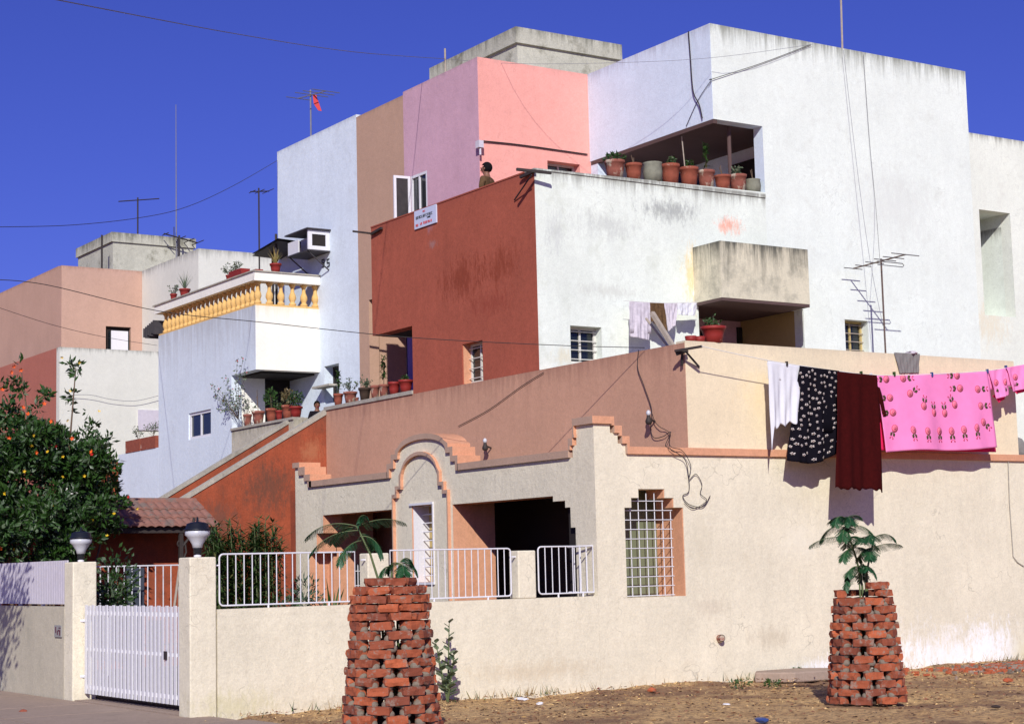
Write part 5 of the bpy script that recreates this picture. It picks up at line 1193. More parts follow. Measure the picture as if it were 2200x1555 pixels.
# ================================================================ WASHING
def cloth(name, tl, tr, bl, br, mat, label, fold=.03, nf=5, hem=None, motifs=None, mats=(), seed=1, back=.25, group=None, nu=44, nv=36, ph=0., drape=None, pinch=0):
    rnd = random.Random(seed); tl, tr, bl, br = map(Vector, (tl, tr, bl, br)); nrm = Vector((0, -1, 0))
    f2 = [rnd.uniform(0, 6) for _ in range(4)]
    def S(u, v):
        top = tl.lerp(tr, u)-Vector((0, 0, pinch*math.sin(PI*u))); bot = bl.lerp(br, u)
        if hem: bot = bot+Vector((0, 0, hem(u)))
        p = top.lerp(bot, v)
        a = fold*(v**.6)*(math.sin(2*PI*nf*u+f2[0]+ph+1.3*v)*.6+math.sin(2*PI*nf*2.3*u+f2[1]-2*v)*.3+math.sin(2*PI*1.3*u+f2[2])*.5)
        a += .006*math.sin(17*u+f2[3])*math.sin(9*v)
        return p+nrm*a
    b = MB(); vs = [S(i/nu, j/nv) for j in range(nv+1) for i in range(nu+1)]
    b.add(vs, [(j*(nu+1)+i, j*(nu+1)+i+1, (j+1)*(nu+1)+i+1, (j+1)*(nu+1)+i) for j in range(nv) for i in range(nu)], 0)
    if back:
        vs = []
        for j in range(7):
            for i in range(nu+1):
                q = S(i/nu, 0); w_ = back*j/6; vs.append(q+Vector((0, .012+.015*math.sin(PI*min(1, j/2)), -w_)))
        b.add(vs, [(j*(nu+1)+i, (j+1)*(nu+1)+i, (j+1)*(nu+1)+i+1, j*(nu+1)+i+1) for j in range(6) for i in range(nu)], 0)
        o_ = [S(i/nu, 0) for i in range(nu+1)]
        b.add(o_+[q+Vector((0, .012, 0)) for q in o_], [(i, i+1, nu+2+i, nu+1+i) for i in range(nu)], 0)
    if motifs:
        Wd = (tr-tl).length; Hd = (bl-tl).length
        def patch(u, v, poly, mi, lift):
            c_ = [S(min(1, max(0, u+x/Wd)), min(1, max(0, v+y/Hd)))+nrm*lift for x, y in poly]; cc = S(min(1, max(0, u)), min(1, max(0, v)))+nrm*lift
            b.add([cc]+c_, [(0, i+1, (i+1) % len(c_)+1) for i in range(len(c_))], mi)
        motifs(patch, S, rnd)
    o = b.build(name, [mat]+list(mats), weld=False, smooth=True); s_ = o.modifiers.new('thick', 'SOLIDIFY'); s_.thickness = .003; s_.offset = 1
    tag(o, label, 'laundry', group); return o
def uv_of(px, py, q):   # photo position -> cloth coordinates
    (xa, ya), (xb, yb), (xc, yc), (xd, yd) = q; u = .5; v = .5
    for _ in range(8):
        yt = ya+(yb-ya)*u; yo = yc+(yd-yc)*u; v = (py-yt)/(yo-yt); xl = xa+(xc-xa)*v; xr = xb+(xd-xb)*v; u = (px-xl)/(xr-xl)
    return u, v
YL = -.40
def L3(px, py, d=0): return hy(px, py, YL-d)
# white cloth
cloth('white_cloth', L3(1650, 775), L3(1721, 786), L3(1655, 921), L3(1712, 906), 'cloth_white', 'white cloth at the left end of the clothesline above the right tree guard', .03, 2.2, hem=lambda u: .03*math.sin(19*u)+(.0 if u > .1 else -.33*(1-u/.1)), seed=2)
def fl(patch, S, rnd):
    pts = []
    tries = 0
    while len(pts) < 118 and tries < 6000:
        tries += 1; u, v = rnd.uniform(.03, .97), rnd.uniform(.03, .97)
        if all((u-a)**2*1.1+(v-c)**2*2.6 > .0062 for a, c in pts): pts.append((u, v))
    for u, v in pts:
        a0 = rnd.uniform(0, 6)
        for k in range(5):
            a = a0+k*2*PI/5; cx, cy = .0135*math.cos(a), .0135*math.sin(a)
            patch(u, v, [(cx*.25+.003*math.sin(a), cy*.25), (cx+.0072*math.cos(a+1.2), cy+.0072*math.sin(a+1.2)), (cx*1.6, cy*1.6), (cx+.0072*math.cos(a-1.2), cy+.0072*math.sin(a-1.2))], 1, .004)
        patch(u, v, [(.006*math.cos(t_), .006*math.sin(t_)) for t_ in (0, 1.57, 3.14, 4.71)], 2, .006)
cloth('floral_cloth', L3(1719, 786, .03), L3(1803, 797, .03), L3(1695, 988, .03), L3(1824, 968, .03), 'cloth_black', 'black cloth printed with small white flowers on the clothesline', .05, 3.1, hem=lambda u: -.10*math.sin(PI*min(1, u*1.2))+.0, motifs=fl, mats=('flower_print', 'flower_dot'), seed=5, back=.9)
cloth('maroon_cloth', L3(1799, 797, .0), L3(1884, 806, .0), L3(1838, 900, .0), L3(1906, 893, .0), 'cloth_maroon', 'dark maroon cloth between the black floral cloth and the pink sheet, front fold', .03, 2.0, seed=7, back=0, hem=lambda u: -.1*(1-u))
C.objects['maroon_cloth'].name = 'maroon_cloth_fold'
m2 = cloth('maroon_cloth', hy(1799, 798, -.46), hy(1884, 806, -.46), hy(1795, 1049, -.62), hy(1893, 1052, -.62), 'cloth_maroon', 'long dark maroon cloth hanging lowest of the washing, beside the black floral cloth', .045, 1.7, seed=9, back=0, hem=lambda u: .012*math.sin(19*u+1)+.012*math.sin(43*u)-(.04 if u > .96 else 0))
fo = C.objects['maroon_cloth_fold']; fo.name = 'front_fold'; fo.parent = m2
for k in ('label', 'category'): del fo[k]
PQ = ((1883, 807), (2121, 798), (1906, 971), (2142, 962))
def roses(patch, S, rnd):
    L_ = [(1897, 815, 180), (1906, 855, 180), (1912, 887, 180), (2106, 836, 0), (2112, 872, 0), (2117, 912, 45), (1922, 928, 115), (1958, 933, 90), (1988, 935, 90), (2020, 933, 90), (2045, 932, 90), (2071, 929, 90), (2096, 926, 90),
          (1945, 813, 0), (1957, 842, -32), (1980, 866, -75), (2003, 879, -88), (2028, 879, -92), (2047, 862, -122), (2054, 834, 180), (2047, 807, 180)]
    for px, py, an in L_:
        u, v = uv_of(px, py, PQ); a = math.radians(an); ca, sa = math.cos(a), math.sin(a)
        an_neck = (py < 890 and 1940 < px < 2060)
        ca, sa = (ca, sa)
        def T(pl): return [((x*ca-y*sa)*1.3, (x*sa+y*ca)*1.3) for x, y in pl]
        c_ = (-.03, 0)
        def disc(cx, cy, r, n=10, sq=1.): return [(cx+r*math.cos(2*PI*k/n), cy+r*sq*math.sin(2*PI*k/n)) for k in range(n)]
        def put(pl, cx, cy, mi, lift): 
            q = T([(cx, cy)])[0]; patch(u+q[0]/1.8, v+q[1]/1.15, [(x-q[0], y-q[1]) for x, y in T(pl)], mi, lift)
        put(disc(-.04, 0, .047, 12, .92), -.04, 0, 2, .0035); put(disc(-.04, 0, .041, 12, .9), -.04, 0, 1, .005); put(disc(-.045, 0, .018, 8), -.045, 0, 2, .006); put(disc(-.045, 0, .012, 8), -.045, 0, 1, .007)
        for s in (-1, 1):
            put([(.0, 0), (.02, s*.034), (.055, s*.03), (.045, s*.005)], .03, s*.015, 3, .004)
            put([(.055, s*.004), (.075, s*.03), (.09, s*.025), (.085, s*.012), (.072, s*.014), (.06, s*.0)], .072, s*.015, 4, .004)
hs = cloth('pink_sheet', hy(1883, 807, YL), hy(2121, 798, YL), hy(1906, 971, YL-.02), hy(2142, 962, YL-.02), 'cloth_pink', 'large pink sheet printed with rose garlands on the clothesline', .045, 2.1, motifs=roses, mats=('rose', 'rose_line', 'olive', 'rose_line'), seed=11, back=0, nu=60, nv=44, hem=lambda u: .015*math.sin(7*u))
bk = cloth('back_layer', hy(1884, 808, YL+.03), hy(2120, 799, YL+.03), hy(1885, 967, YL+.10), hy(2140, 971, YL+.09), 'cloth_hot', 'x', .012, 2.5, seed=12, back=0)
bk.parent = hs
for k in ('label', 'category'): del bk[k]
PQ2 = None
def roses2(patch, S, rnd):
    for u, v in ((.3, .45), (.75, .5)):
        def disc(cx, cy, r, n=10): return [(cx+r*math.cos(2*PI*k/n), cy+r*math.sin(2*PI*k/n)) for k in range(n)]
        patch(u, v, disc(0, 0, .055), 2, .004); patch(u, v, disc(0, 0, .048), 1, .006); patch(u, v, disc(0, 0, .016), 2, .008)
        patch(u, v+.24, [(-.04, .03), (0, -.02), (.04, .02), (.02, .05)], 3, .004)
for a, c, d_, e, lb, sd in ((2124, 797, 2166, 789, 'small pink rose print towel just right of the large pink sheet', 3), (2162, 790, 2215, 781, 'small pink rose print towel at the right edge of the photo', 4)):
    tl, tr = hy(a, c, YL-.02*(sd-3)), hy(d_, e, YL-.02*(sd-3)); o = cloth('pink_towel', tl, tr, hy(a+14, 858 if sd == 3 else 842, YL-.04), hy(d_+4, 848 if sd == 3 else 830, YL-.04), 'cloth_pink', lb, .03, 1.5, motifs=roses2, mats=('rose', 'rose_line', 'olive'), seed=sd, back=.3, group='small pink towels')
    h_ = cloth('hem', hy(a+8, 850 if sd == 3 else 832, YL+.02), hy(d_, 838 if sd == 3 else 822, YL+.02), hy(a+22, 867 if sd == 3 else 847, YL+.02), hy(d_-4, 852 if sd == 3 else 838, YL+.02), 'cloth_hot', 'x', .02, 1.5, seed=sd, back=0)
    h_.parent = o
    for k in ('label', 'category'): del h_[k]
def wire(name, pts, r, mat, label, cat='cable', sag=0, sub=8, group=None):
    if name in ('overhead_wire', 'hanging_wire', 'aerial_cable'): r *= .55
    P_ = [Vector(p) for p in pts]; out = []
    for i in range(len(P_)-1):
        for k in range(sub):
            t_ = k/sub; p0 = P_[max(i-1, 0)]; p1 = P_[i]; p2 = P_[i+1]; p3 = P_[min(i+2, len(P_)-1)]
            q = .5*((2*p1)+(-p0+p2)*t_+(2*p0-5*p1+4*p2-p3)*t_*t_+(-p0+3*p1-3*p2+p3)*t_**3); out.append(q)
    out.append(P_[-1]); o = MB().tube(out, r, 5).build(name, mat); return tag(o, label, cat, group)
wire('clothesline', [hy(1507, 744, -.42), hy(1650, 774, YL), hy(1800, 797, YL), hy(1890, 806, YL), hy(2000, 804, YL), hy(2122, 796, YL), hy(2215, 780, YL), (8.95, -.40, 4.80)], .006, 'rope', 'white cord clothesline carrying the washing along the cream wall', 'clothesline')
for i, (px, py, c, w_) in enumerate(((1690, 778, 'iron', 'dark'), (1850, 799, 'leaf', 'green'), (1871, 803, 'plastic_white', 'pale'), (1921, 800, 'leaf', 'green'), (2002, 801, 'plastic_blue', 'blue'), (2121, 794, 'plastic_blue', 'blue'), (2161, 786, 'plastic_blue', 'blue'))):
    p = hy(px, py+3, YL); b = MB(); b.box((p.x-.012, p.y-.02, p.z-.035), (p.x-.002, p.y+.02, p.z+.03)); b.box((p.x+.002, p.y-.02, p.z-.035), (p.x+.012, p.y+.02, p.z+.03))
    tag(b.build('clothes_peg', c), w_+' clothes peg '+('above the white cloth', 'above the maroon cloth', 'where the maroon cloth meets the pink sheet', 'above the left half of the pink sheet', 'above the middle of the pink sheet', 'at the right corner of the large pink sheet', 'between the two small pink towels')[i], 'clothes peg', 'pegs on the clothesline')
# grey striped cloth on parapet
b = MB(); p0, p1 = hy(1921, 757, -.02), hy(1976, 760, -.02); p2, p3 = hy(1933, 802, -.02), hy(1974, 801, -.02)
cloth('striped_cloth', p0, p1, p2, p3, 'cloth_grey', 'grey striped cloth draped over the cream parapet above the clothesline', .008, 7, seed=3, back=0)
rock('bundle', (hy(1955, 757, .1).x, .1, 4.73), (.2, .09, .035), 'cloth_lilac', 'pale folded bundle on top of the cream parapet above the striped cloth', 'laundry', seed=5)
rock('dark_bundle', (hy(2196, 955, .1).x, .2, hy(2196, 962, .1).z), (.16, .12, .17), 'cloth_grey', 'dark cloth bundle on the ledge at the right edge of the photo', 'bundle', seed=6)
bar_ = MB().tube([(8.95, .2, 3.05), (8.95, .2, 4.85)], .025, 6); bar_.tube([(8.95, .2, 4.8), (8.95, -.42, 4.8)], .018, 6); tag(bar_.build('line_post', 'iron'), 'iron post with an arm holding the right end of the clothesline', 'post')
# washing on the first terrace
YT = 3.28
cloth('white_towel', hy(1353, 648, YT), hy(1398, 650, YT), hy(1352, 722, YT), hy(1396, 731, YT), 'cloth_lilac', 'pale crumpled towel hanging left of the leaning plank', .02, 2.4, seed=21, back=.5)
cloth('dark_cloth', hy(1396, 650, YT), hy(1428, 651, YT), hy(1398, 690, YT), hy(1433, 712, YT), 'shirt_brown', 'dark brown cloth hanging behind the leaning plank', .02, 2, seed=22, back=0)
cloth('lilac_cloth', hy(1426, 651, YT), hy(1457, 651, YT), hy(1436, 712, YT), hy(1449, 700, YT), 'cloth_lilac', 'twisted pale lilac cloth just right of the leaning plank', .03, 2, seed=23, back=.1)
cloth('baby_clothes', hy(1455, 651, YT), hy(1498, 651, YT), hy(1457, 676, YT), hy(1494, 678, YT), 'cloth_white', 'small white garments on the terrace line beside the balcony', .02, 3, seed=24, back=.1)
wire('clothesline', [hy(1340, 646, YT), hy(1400, 650, YT), hy(1450, 651, YT), hy(1500, 648, YT)], .004, 'rope', 'short cord holding washing against the white wall of the first terrace', 'clothesline')
a, c = hy(1401, 672, 2.4), hy(1442, 738, 2.0); b = MB(); d_ = (c-a)
b.tube([a, a+d_*2.0], .045, 4); tag(b.build('plank', 'wood'), 'pale wooden plank leaning across the first terrace', 'plank')
a, c = hy(1388, 684, 2.7), hy(1430, 738, 2.3); b = MB(); b.tube([a, a+(c-a)*2], .02, 6); tag(b.build('pole', 'wood'), 'thin pole leaning behind the pale plank on the first terrace', 'pole')

# ================================================================ BRACKETS, ANTENNAS, CABLES
def bar3(pts_list, name, label, r=.018, mat='iron', cat='bracket', group='iron line brackets at the parapet corners'):
    b = MB()
    for a, c, rr_ in pts_list: b.tube([a, c], rr_, 4)
    return tag(b.build(name, mat), label, cat, group)
bar3([(hy(1450, 754, -.03), hy(1508, 744, -.42), .022), (hy(1452, 760, -.0), hy(1478, 752, -.12), .035), (hx(1466, 756, 1.56), hx(1465, 786, 1.56), .02), (hy(1474, 756, -.15), hy(1502, 788, -.02), .015)], 'iron_bracket', 'iron line bracket at the corner of the cream parapet')
bar3([(hy(1110, 364, 3.5), hy(1184, 372, 3.4), .03), (hx(1118, 381, 1.55), hx(1150, 367, 1.58), .03), (hx(1142, 376, 1.45), hx(1105, 430, 1.59), .012)], 'iron_bracket', 'iron bracket at the top corner where the brick red and white walls meet')
bar3([(hy(758, 497, 8.99), hy(808, 503, 8.95), .022), (hx(798, 503, 1.57), hx(820, 490, 1.57), .03)], 'iron_bracket', 'iron bracket at the far left corner of the brick red wall')
def antenna(name, label, base, top, boom, elems, r=.018, mat='antenna_brown', extra=None):
    """boom: (p, q); elems: list of (t along boom, half length, direction)"""
    root = thing(name, label, 'antenna', tuple(base)); b = MB(); b.tube([base, top], r, 6); local(b.build('mast', mat), root)
    if boom:
        b = MB(); b.tube(list(boom), r*.75, 5); local(b.build('boom', mat), root)
        for t_, hl, d in elems:
            q = Vector(boom[0]).lerp(Vector(boom[1]), t_); b = MB(); b.tube([q-d*hl, q+d*hl], r*.5, 5); local(b.build('element', 'alu' if mat != 'iron' else 'iron'), root)
    return root
X_ = Vector((1, 0, 0)); Y_ = Vector((0, 1, 0))
am = hy(1893, 562, 2.7); Ax = am.x
antenna('tv_antenna', 'roof aerial on a thin mast standing on the first terrace before the tall white wall', (Ax, 2.7, 3.74), (Ax, 2.7, am.z+.05), (hx(1833, 577, Ax), hx(1945, 547, Ax)), [(.0, .22, X_), (.2, .19, X_), (.42, .22, X_), (.62, .26, X_), (.78, .25, X_), (1.0, .33, X_)])
b = MB(); q = hx(1912, 560, Ax); b.tube([q+Vector((-.3, 0, -.03)), q+Vector((.3, 0, -.03)), q+Vector((.33, 0, -.06)), q+Vector((.3, 0, -.09)), q+Vector((-.3, 0, -.09))], .008, 5); 
o = b.build('folded_dipole', 'alu'); o.parent = C.objects['tv_antenna']; o.matrix_parent_inverse = Matrix.Translation(-Vector((Ax, 2.7, 3.74)))
p = hx(667, 198, 4.2); ab = Vector((p.x, p.y, 10.5))
r2 = antenna('tv_antenna', 'small aerial with a red rag on the roof of the blue white house', ab, p+Vector((0, 0, .05)), (hx(640, 212, 4.2), hx(700, 196, 4.2)), [(0, .3, X_), (.5, .42, X_), (1, .35, X_), (.75, .4, X_)], .02, 'cable_pale')
q = hx(672, 205, 4.2); cl = MB(); cl.add([q, q+R3*.08-UU*.0, q+R3*.2+Vector((0, 0, -.38)), q+R3*.12+Vector((0, 0, -.36)), q+R3*.02+Vector((0, 0, -.2))], [(0, 1, 2, 3, 4)]); o = cl.build('red_rag', 'red_fl'); o.modifiers.new('t', 'SOLIDIFY').thickness = .01; tag(o, 'red rag caught on the small roof aerial', 'rag')
p = hy(296, 428, 33); antenna('tv_antenna', 'tall aerial with a single white crossbar on the peach house roof', (p.x, p.y, 10.3), p+Vector((0, 0, .05)), (hy(255, 433, 33), hy(342, 427, 33)), [(0, .01, Y_)], .024, 'iron')
p = hy(556, 412, 24); antenna('tv_antenna', 'dark aerial beside the tall blue white wall, above the roof shed', (p.x, p.y, 7), p+Vector((0, 0, .1)), (hy(538, 412, 24), hy(578, 411, 24)), [(.1, .2, Y_), (.5, .3, Y_), (.95, .35, Y_)], .022, 'iron')
p = hy(378, 225, 32.6); tag(MB().tube([(p.x, p.y, 10.3), p], [.025, .010], 6).build('pole', 'cable_pale'), 'very tall thin pole rising into the sky behind the left roof tank', 'pole')
p = hy(219, 505, 32.5); tag(MB().tube([(p.x, p.y, 10.3), p], .03, 6).build('pole', 'iron'), 'short dark pole in front of the left roof tank', 'pole')
p = hy(385, 506, 32.4); antenna('tv_antenna', 'low sagging aerial frame at the right end of the left roof tank', (p.x, p.y, 10.3), p, (hy(352, 502, 32.4), hy(424, 522, 32.4)), [(.05, .25, Y_), (.5, .4, Y_), (.75, .4, Y_), (1, .5, Y_), (.3, .3, Z_) if False else (.3, .3, Vector((0, 0, 1)))], .03, 'iron')
p = hy(1810, -30, 3.9); q = hy(1813, 112, 3.9); tag(MB().tube([(q.x, 3.95, 10.3), (p.x, 3.95, p.z)], .02, 6).build('pole', 'wood'), 'thin pole standing above the parapet of the tall white wall', 'pole')
p = hx(956, 105, 4.3); tag(MB().tube([(4.3, p.y, 10.4), p], .02, 6).build('pole', 'wood'), 'short wire post in front of the grey roof tank', 'pole')
Af = (Ax, 2.69, am.z-.3)
wire('aerial_cable', [hy(1812, 108, 3.5), hy(1840, 350, 3.40), hy(1868, 552, 3.2), hy(1897, 700, 2.75)], .007, 'cable_pale', 'grey cable slanting down the tall white wall from the roof pole to the aerial', group='cables on the tall white wall')
wire('aerial_cable', [hy(1855, 118, 3.59), hy(1868, 300, 3.58), hy(1882, 450, 3.5), hy(1890, 555, 2.72)], .006, 'cable', 'thin dark cable dropping straight from the parapet to the aerial head', group='cables on the tall white wall')
wire('wall_cable', [hy(1742, 96, 3.60), hy(1640, 135, 3.60), hy(1532, 170, 3.59)]+[hx(1528, 173, 5.31), hx(1500, 215, 5.31), hx(1474, 272, 5.31)], .006, 'cable', 'thin cable crossing the corner of the white and lavender walls')
wire('wall_cable', [hx(1479, 68, 5.31), hx(1483, 120, 5.30), hx(1489, 195, 5.29), hx(1502, 225, 5.29), hx(1509, 255, 5.30)], .011, 'cable', 'loose dark cable hanging down the lavender wall')
wire('overhead_wire', [CAM+ray(60, -12)/F_*14, CAM+ray(500, 72)/F_*22, CAM+ray(760, 112)/F_*28, hx(956, 127, 4.3)], .010, 'cable_pale', 'pale overhead wire crossing the sky from the upper left corner')
wire('overhead_wire', [hx(956, 127, 4.3), hy(1100, 137, 6.8), hy(1300, 136, 5.0), hy(1525, 125, 3.4), hy(1745, 96, 3.58)], .006, 'cable_pale', 'thin wire stretched before the pink wall from roof post to tall white wall')
wire('overhead_wire', [CAM+ray(-20, 488)/F_*28, CAM+ray(150, 484)/F_*29.5, CAM+ray(300, 468)/F_*31, CAM+ray(400, 445)/F_*32, CAM+ray(500, 400)/F_*34, hx(596, 345, 2.86)], .010, 'cable', 'dark overhead wire rising from the left edge to the tall blue white wall')
e = hx(1385, 747, 1.57); s0 = CAM+ray(-20, 600)/F_*24
pw = [s0]; 
for t_, px, py in ((.1, 100, 612), (.3, 340, 668), (.5, 560, 692), (.7, 870, 724), (.85, 1180, 741)):
    dd = 24+((e-CAM).length-24)*(px+20)/1405; r_ = ray(px, py); pw.append(CAM+r_.normalized()*dd*1.0)
pw[0] = CAM+ray(-20, 600).normalized()*24; pw.append(e)
wire('overhead_wire', pw, .010, 'cable', 'dark overhead wire sagging across the facade to the cream parapet corner')
wire('overhead_wire', [CAM+ray(-20, 655)/F_*30, CAM+ray(110, 697)/F_*31, CAM+ray(230, 725)/F_*33, hx(338, 742, 1.40)], .008, 'cable', 'thin dark wire across the peach wall at left')
wire('hanging_wire', [hy(128, 850, 27), hy(190, 848, 26.9), hy(240, 858, 26.9), hy(290, 861, 26.9), hy(340, 850, 26.9)], .012, 'cable_pale', 'slack wire sagging in front of the far white wall')
wire('wall_cable', [hx(1372, 752, 1.58), hx(1370, 790, 1.58), hx(1384, 830, 1.58), hx(1400, 880, 1.58), hx(1398, 920, 1.58), hx(1405, 940, 1.58), hx(1425, 937, 1.57), hx(1441, 928, 1.57), hx(1430, 955, 1.5)]+[hy(1436, 962, -.07), hy(1470, 985, -.07), hy(1479, 1020, -.04), hy(1480, 1055, -.03), hy(1467, 1065, -.03), hy(1480, 1083, -.03), hy(1510, 1088, -.03), hy(1526, 1064, -.03)], .006, 'cable', 'dark cable looping down the brown wall and over the orange band')
wire('wall_cable', [hx(1400, 885, 1.57), hx(1407, 905, 1.56), hx(1418, 917, 1.56), hx(1438, 930, 1.56)]+[hy(1440, 958, -.08), hy(1466, 968, -.08), hy(1484, 1000, -.05), hy(1480, 1030, -.03), hy(1495, 1018, -.03), hy(1508, 1040, -.03), hy(1505, 1060, -.03), hy(1518, 1075, -.03), hy(1490, 1092, -.03), hy(1470, 1078, -.03)], .005, 'cable', 'second thin cable loop on the front wall beside the stepped window')
wire('wall_cable', [hx(1168, 800, 1.59), hx(1120, 830, 1.59), hx(1050, 880, 1.59), hx(985, 915, 1.59)], .006, 'cable', 'thin cable slanting across the brown wall toward the arched gable')
wire('wall_cable', [hy(1034, 303, 7.20), hy(1120, 312, 7.205), hy(1262, 332, 7.205)], .013, 'cable', 'thick cable pinned across the pink wall')
b = MB(); p = hy(1030, 308, 7.15); b.box((2.78, 7.08, p.z-.09), (2.88, 7.2, p.z+.04)); b.tube([(2.83, 7.12, p.z-.09), (2.83, 7.12, p.z-.22)], .02, 6); tag(b.build('junction_box', 'lattice'), 'small grey junction box at the corner of the pink and mauve walls', 'junction box')
def bulb(p, nrm, label):
    root = thing('wall_lamp', label, 'wall lamp', tuple(p), 'bare bulb holders on the walls'); n = Vector(nrm)
    MB().tube([Vector((0, 0, 0)), n*.12+Vector((0, 0, .03))], .014, 6).build('arm', 'iron', root)
    MB().lathe([(.02, 0), (.045, .02), (.05, .05), (.03, .1), (.025, .13)], tuple(n*.13+Vector((0, 0, -.05))), 10).build('holder', 'iron', root, True)
    MB().lathe([(.02, 0), (.035, .03), (.03, .06), (.01, .08)], tuple(n*.13+Vector((0, 0, .075))), 10).build('bulb', 'lamp_glass', root, True)
bulb(hx(1407, 905, 1.60), (-1, -.2, 0), 'bulb holder with white top on the brown wall above the stepped corner parapet')
bulb(hx(1055, 962, 1.60), (-1, -.2, 0), 'dark bulb holder on the brown wall right of the arched gable')
bulb(hy(630, 1092, 10.87), (0, -1, 0), 'dark lamp fitting on the orange wall beside the veranda corner')
# enamel sign on the red wall
sA, sB = hx(892, 494, 1.6), hx(938, 441, 1.6); sC = hx(892, 455, 1.6); ya, yb = sA.y, sB.y
SG = thing('enamel_sign', 'small pale enamel sign with black and red lettering on the brick red wall', 'sign', (1.6, (ya+yb)/2, sA.z)); za, zb = sA.z, sC.z
local(MB().box((1.585, yb, za), (1.609, ya, zb)).build('board', 'sign_white'), SG)
b = MB(); W_ = ya-yb; Hh = zb-za
def word(u0, v0, w_, h_, n, mi, seed):   # strokes of a painted word, u from the left edge
    rnd = random.Random(seed)
    for k in range(n):
        u = u0+w_*(k+.12)/n; cw = w_/n*.62; y_ = ya-u*W_; s = .12
        def st_(a0, c0, a1, c1): b.box((1.578, y_-(a0*cw)*W_, za+(v0+c0*h_)*Hh), (1.5845, y_-(a1*cw)*W_, za+(v0+c1*h_)*Hh), mi)
        st_(0, 0, .24, 1)
        for q in rnd.sample(range(4), 2+(rnd.random() < .4)):
            if q == 0: st_(.76, 0, 1, 1)
            elif q == 1: st_(.25, .82, .75, 1)
            elif q == 2: st_(.25, .42, .75, .58)
            else: st_(.25, 0, .75, .16)
word(.40, .80, .14, .09, 2, 1, 1); word(.08, .52, .78, .15, 12, 0, 2); word(.60, .40, .16, .08, 4, 0, 3); word(.07, .12, .13, .13, 2, 1, 4); word(.27, .14, .10, .13, 2, 1, 5); word(.42, .14, .40, .13, 6, 1, 6)
local(b.build('lettering', ['sign_black', 'sign_red'], None), SG)
# striped cloth in the niche, poles
o = cloth('striped_curtain', (6.35, 5.9, 8.75), (6.9, 5.9, 8.75), (6.35, 5.9, 7.9), (6.9, 5.9, 7.9), 'curtain', 'blue striped cloth hanging inside the shaded corner niche', .03, 5, seed=31, back=.1)
tag(MB().tube([(5.5, 4.6, 8.05), (5.42, 4.6, 9.05)], .012, 5).build('stake', 'wood'), 'thin plant stake leaning up inside the corner niche', 'stake')

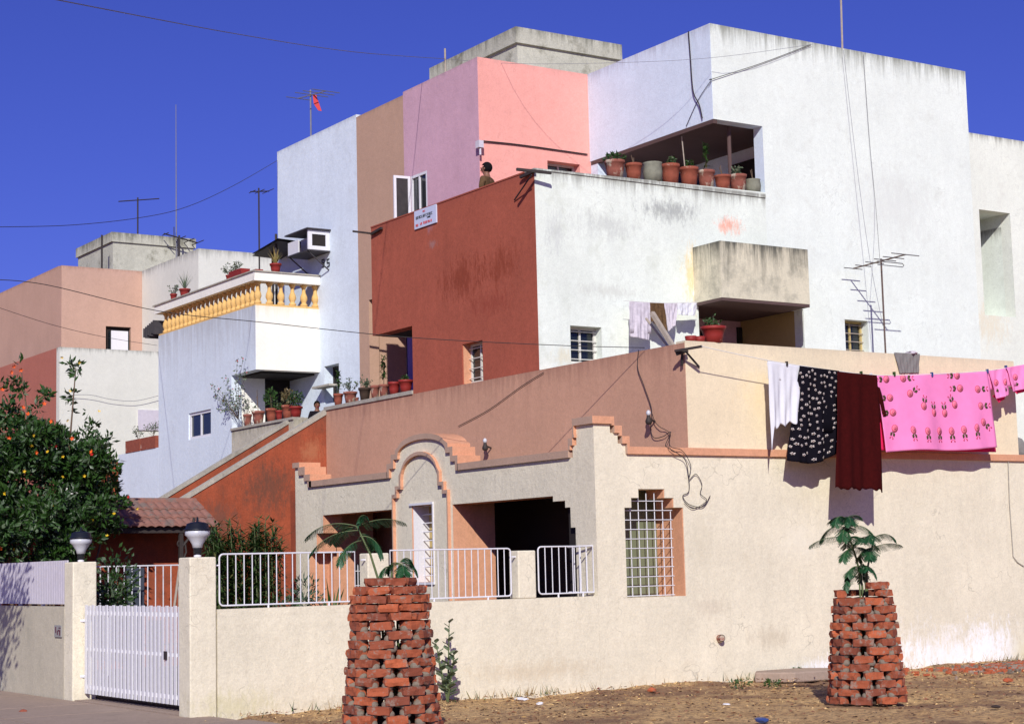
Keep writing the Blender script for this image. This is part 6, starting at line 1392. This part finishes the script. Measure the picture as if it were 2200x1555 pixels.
# ================================================================ PEOPLE
def skinmesh(name, pts, edges, mat, parent, root=0, sub=2):
    me = bpy.data.meshes.new(name); me.from_pydata([p[:3] for p in pts], edges, []); me.materials.append(M[mat])
    o = bpy.data.objects.new(name, me); C.objects.link(o); o.parent = parent
    s_ = o.modifiers.new('skin', 'SKIN'); s_.use_smooth_shade = True
    for v, p in zip(me.skin_vertices[0].data, pts): v.radius = (p[3], p[4] if len(p) > 4 else p[3])
    me.skin_vertices[0].data[root].use_root = True
    o.modifiers.new('sub', 'SUBSURF').levels = sub; o.modifiers['sub'].render_levels = sub; return o
def person(loc, yaw, hgt, label, shirt, lean=0., trousers='shirt_dark', cat='person'):
    root = thing('person', label, cat, loc); root.rotation_euler.z = yaw; s = hgt/1.7
    def P(x, y, z, r, r2=None): return (x*s, y*s, z*s, r*s, (r2 or r)*s)
    # x to the person's left, -y forward
    pts = [P(0, 0, .95, .13, .10), P(0, 0, 1.12, .115, .09), P(0, .01, 1.32, .14, .10), P(0, .01, 1.43, .06, .055), P(0, -.005, 1.50, .052, .055), P(0, -.02, 1.585, .078, .10), P(0, -.01, 1.655, .062, .08),
           P(.17, .01, 1.385, .05), P(.24, 0, 1.12, .042), P(.20, -.20, 1.10, .032), P(.17, -.27, 1.11, .022, .034), P(-.17, .01, 1.385, .05), P(-.24, 0, 1.12, .042), P(-.20, -.20, 1.10, .032), P(-.17, -.27, 1.11, .022, .034),
           P(.095, 0, .86, .085), P(.10, -.01, .49, .058), P(.10, .01, .08, .038), P(.11, -.14, .035, .035, .03), P(-.095, 0, .86, .085), P(-.10, -.01, .49, .058), P(-.10, .01, .08, .038), P(-.11, -.14, .035, .035, .03)]
    ed = [(0, 1), (1, 2), (2, 3), (3, 4), (4, 5), (5, 6), (2, 7), (7, 8), (8, 9), (9, 10), (2, 11), (11, 12), (12, 13), (13, 14), (0, 15), (15, 16), (16, 17), (17, 18), (0, 19), (19, 20), (20, 21), (21, 22)]
    for sd, hb in ((1, 10), (-1, 14)):   # five fingers
        hx_, hy_, hz_ = .17*sd, -.27, 1.11
        for k in range(4):
            i = len(pts); l_ = (.062, .072, .068, .052)[k]; x = hx_+(k-1.5)*.017; pts += [P(x, hy_-.03, hz_, .009), P(x, hy_-.03-l_*.5, hz_-.004, .008), P(x, hy_-.03-l_, hz_-.022, .0065)]; ed += [(hb, i), (i, i+1), (i+1, i+2)]
        i = len(pts); pts += [P(hx_-.038*sd, hy_-.01, hz_, .010), P(hx_-.052*sd, hy_-.045, hz_-.008, .008)]; ed += [(hb, i), (i, i+1)]
    skinmesh('body', pts, ed, 'skin', root)
    T = [P(0, 0, .93, .145, .115), P(0, 0, 1.12, .13, .105), P(0, .01, 1.32, .152, .115), P(0, .01, 1.42, .07, .07), P(.175, .01, 1.38, .063), P(.235, .0, 1.17, .054), P(-.175, .01, 1.38, .063), P(-.235, .0, 1.17, .054)]
    skinmesh('shirt', T, [(0, 1), (1, 2), (2, 3), (2, 4), (4, 5), (2, 6), (6, 7)], shirt, root)
    T = [P(0, 0, .96, .14, .115), P(.095, 0, .84, .095), P(.10, -.01, .49, .07), P(.10, .01, .10, .058), P(-.095, 0, .84, .095), P(-.10, -.01, .49, .07), P(-.10, .01, .10, .058)]
    skinmesh('trousers', T, [(0, 1), (1, 2), (2, 3), (0, 4), (4, 5), (5, 6)], trousers, root)
    # head features
    b = MB(); 
    for i in range(9):
        for j in range(1): pass
    bm = bmesh.new(); bmesh.ops.create_icosphere(bm, subdivisions=3, radius=1)
    for v in list(bm.verts):
        x, y, z = v.co; v.co = Vector((x*.090, y*.108+.004, z*.108))
    for v in list(bm.verts):
        if (v.co.y < -.035 and v.co.z < .045) or v.co.z < -.085: bm.verts.remove(v)
    me = bpy.data.meshes.new('hair'); bm.to_mesh(me); bm.free(); me.materials.append(M['hair'])
    h_ = bpy.data.objects.new('hair', me); C.objects.link(h_); h_.parent = root; h_.location = (0, .004*s, 1.612*s); h_.scale = (s, s, s)
    f = MB(); Zc = 1.585*s
    for sx in (-1, 1):
        f.lathe([(.002*s, -.008*s), (.012*s, 0), (.002*s, .008*s)], (sx*.03*s, -.098*s, Zc+.012*s), 8, 0)
        f.box((sx*.045*s, -.105*s, Zc+.030*s), (sx*.016*s, -.096*s, Zc+.036*s), 0)
    f.build('eyes', 'hair', root)
    f = MB(); f.prism([(-.125*s, Zc-.022*s), (-.10*s, Zc-.028*s), (-.10*s, Zc+.018*s)], 'x', -.012*s, .012*s); f.build('nose', 'skin', root)
    f = MB(); f.box((-.024*s, -.106*s, Zc-.050*s), (.024*s, -.092*s, Zc-.041*s)); f.build('mouth', 'rose_line', root)
    for sx in (-1, 1): MB().lathe([(.004*s, -.028*s), (.016*s, 0), (.004*s, .026*s)], (sx*.082*s, 0, Zc), 8).build('ear', 'skin', root, True)
    return root
p = hx(1045, 353, 2.12); person((2.12, p.y, 6.9), math.radians(-150), p.z-6.9+.02, 'person with short black hair and a brown patterned shirt standing behind the brick red parapet', 'shirt_brown')
p = hy(681, 862, 11.55); tc_ = math.atan2(CAM.x-p.x, -(CAM.y-p.y))
person((p.x, p.y, 3.74), tc_+.25, p.z-3.74, 'black haired child in dark clothes looking down from the top of the stair', 'shirt_dark')

# street tree out of frame at the left that throws the dappled shade on the side wall
random.seed(77)
ST = thing('street_tree', 'street tree just left of the view whose crown shades the side wall', 'tree', (-9.6, 1.6, 0))
b = MB(); b.tube([(-9.6, 1.6, -.05), (-9.5, 1.7, 1.4), (-9.3, 1.9, 2.6), (-9.0, 2.4, 3.4)], [.12, .10, .08, .04], 8); b.tube([(-9.4, 1.8, 2.2), (-9.9, 2.2, 3.2), (-10, 2.8, 3.9)], [.06, .045, .02], 6)
local(b.build('trunk', 'bark', smooth=True), ST)
b = MB(); bush_leaves(b, [((-8.35, 3.1, 3.9), .75, .7), ((-9.2, 2.4, 4.2), .9), ((-8.6, 3.4, 3.0), .5), ((-9.9, 3.6, 4.4), 1.0)], 2400, .11, .035); local(b.build('crown', 'leaf', weld=False), ST)
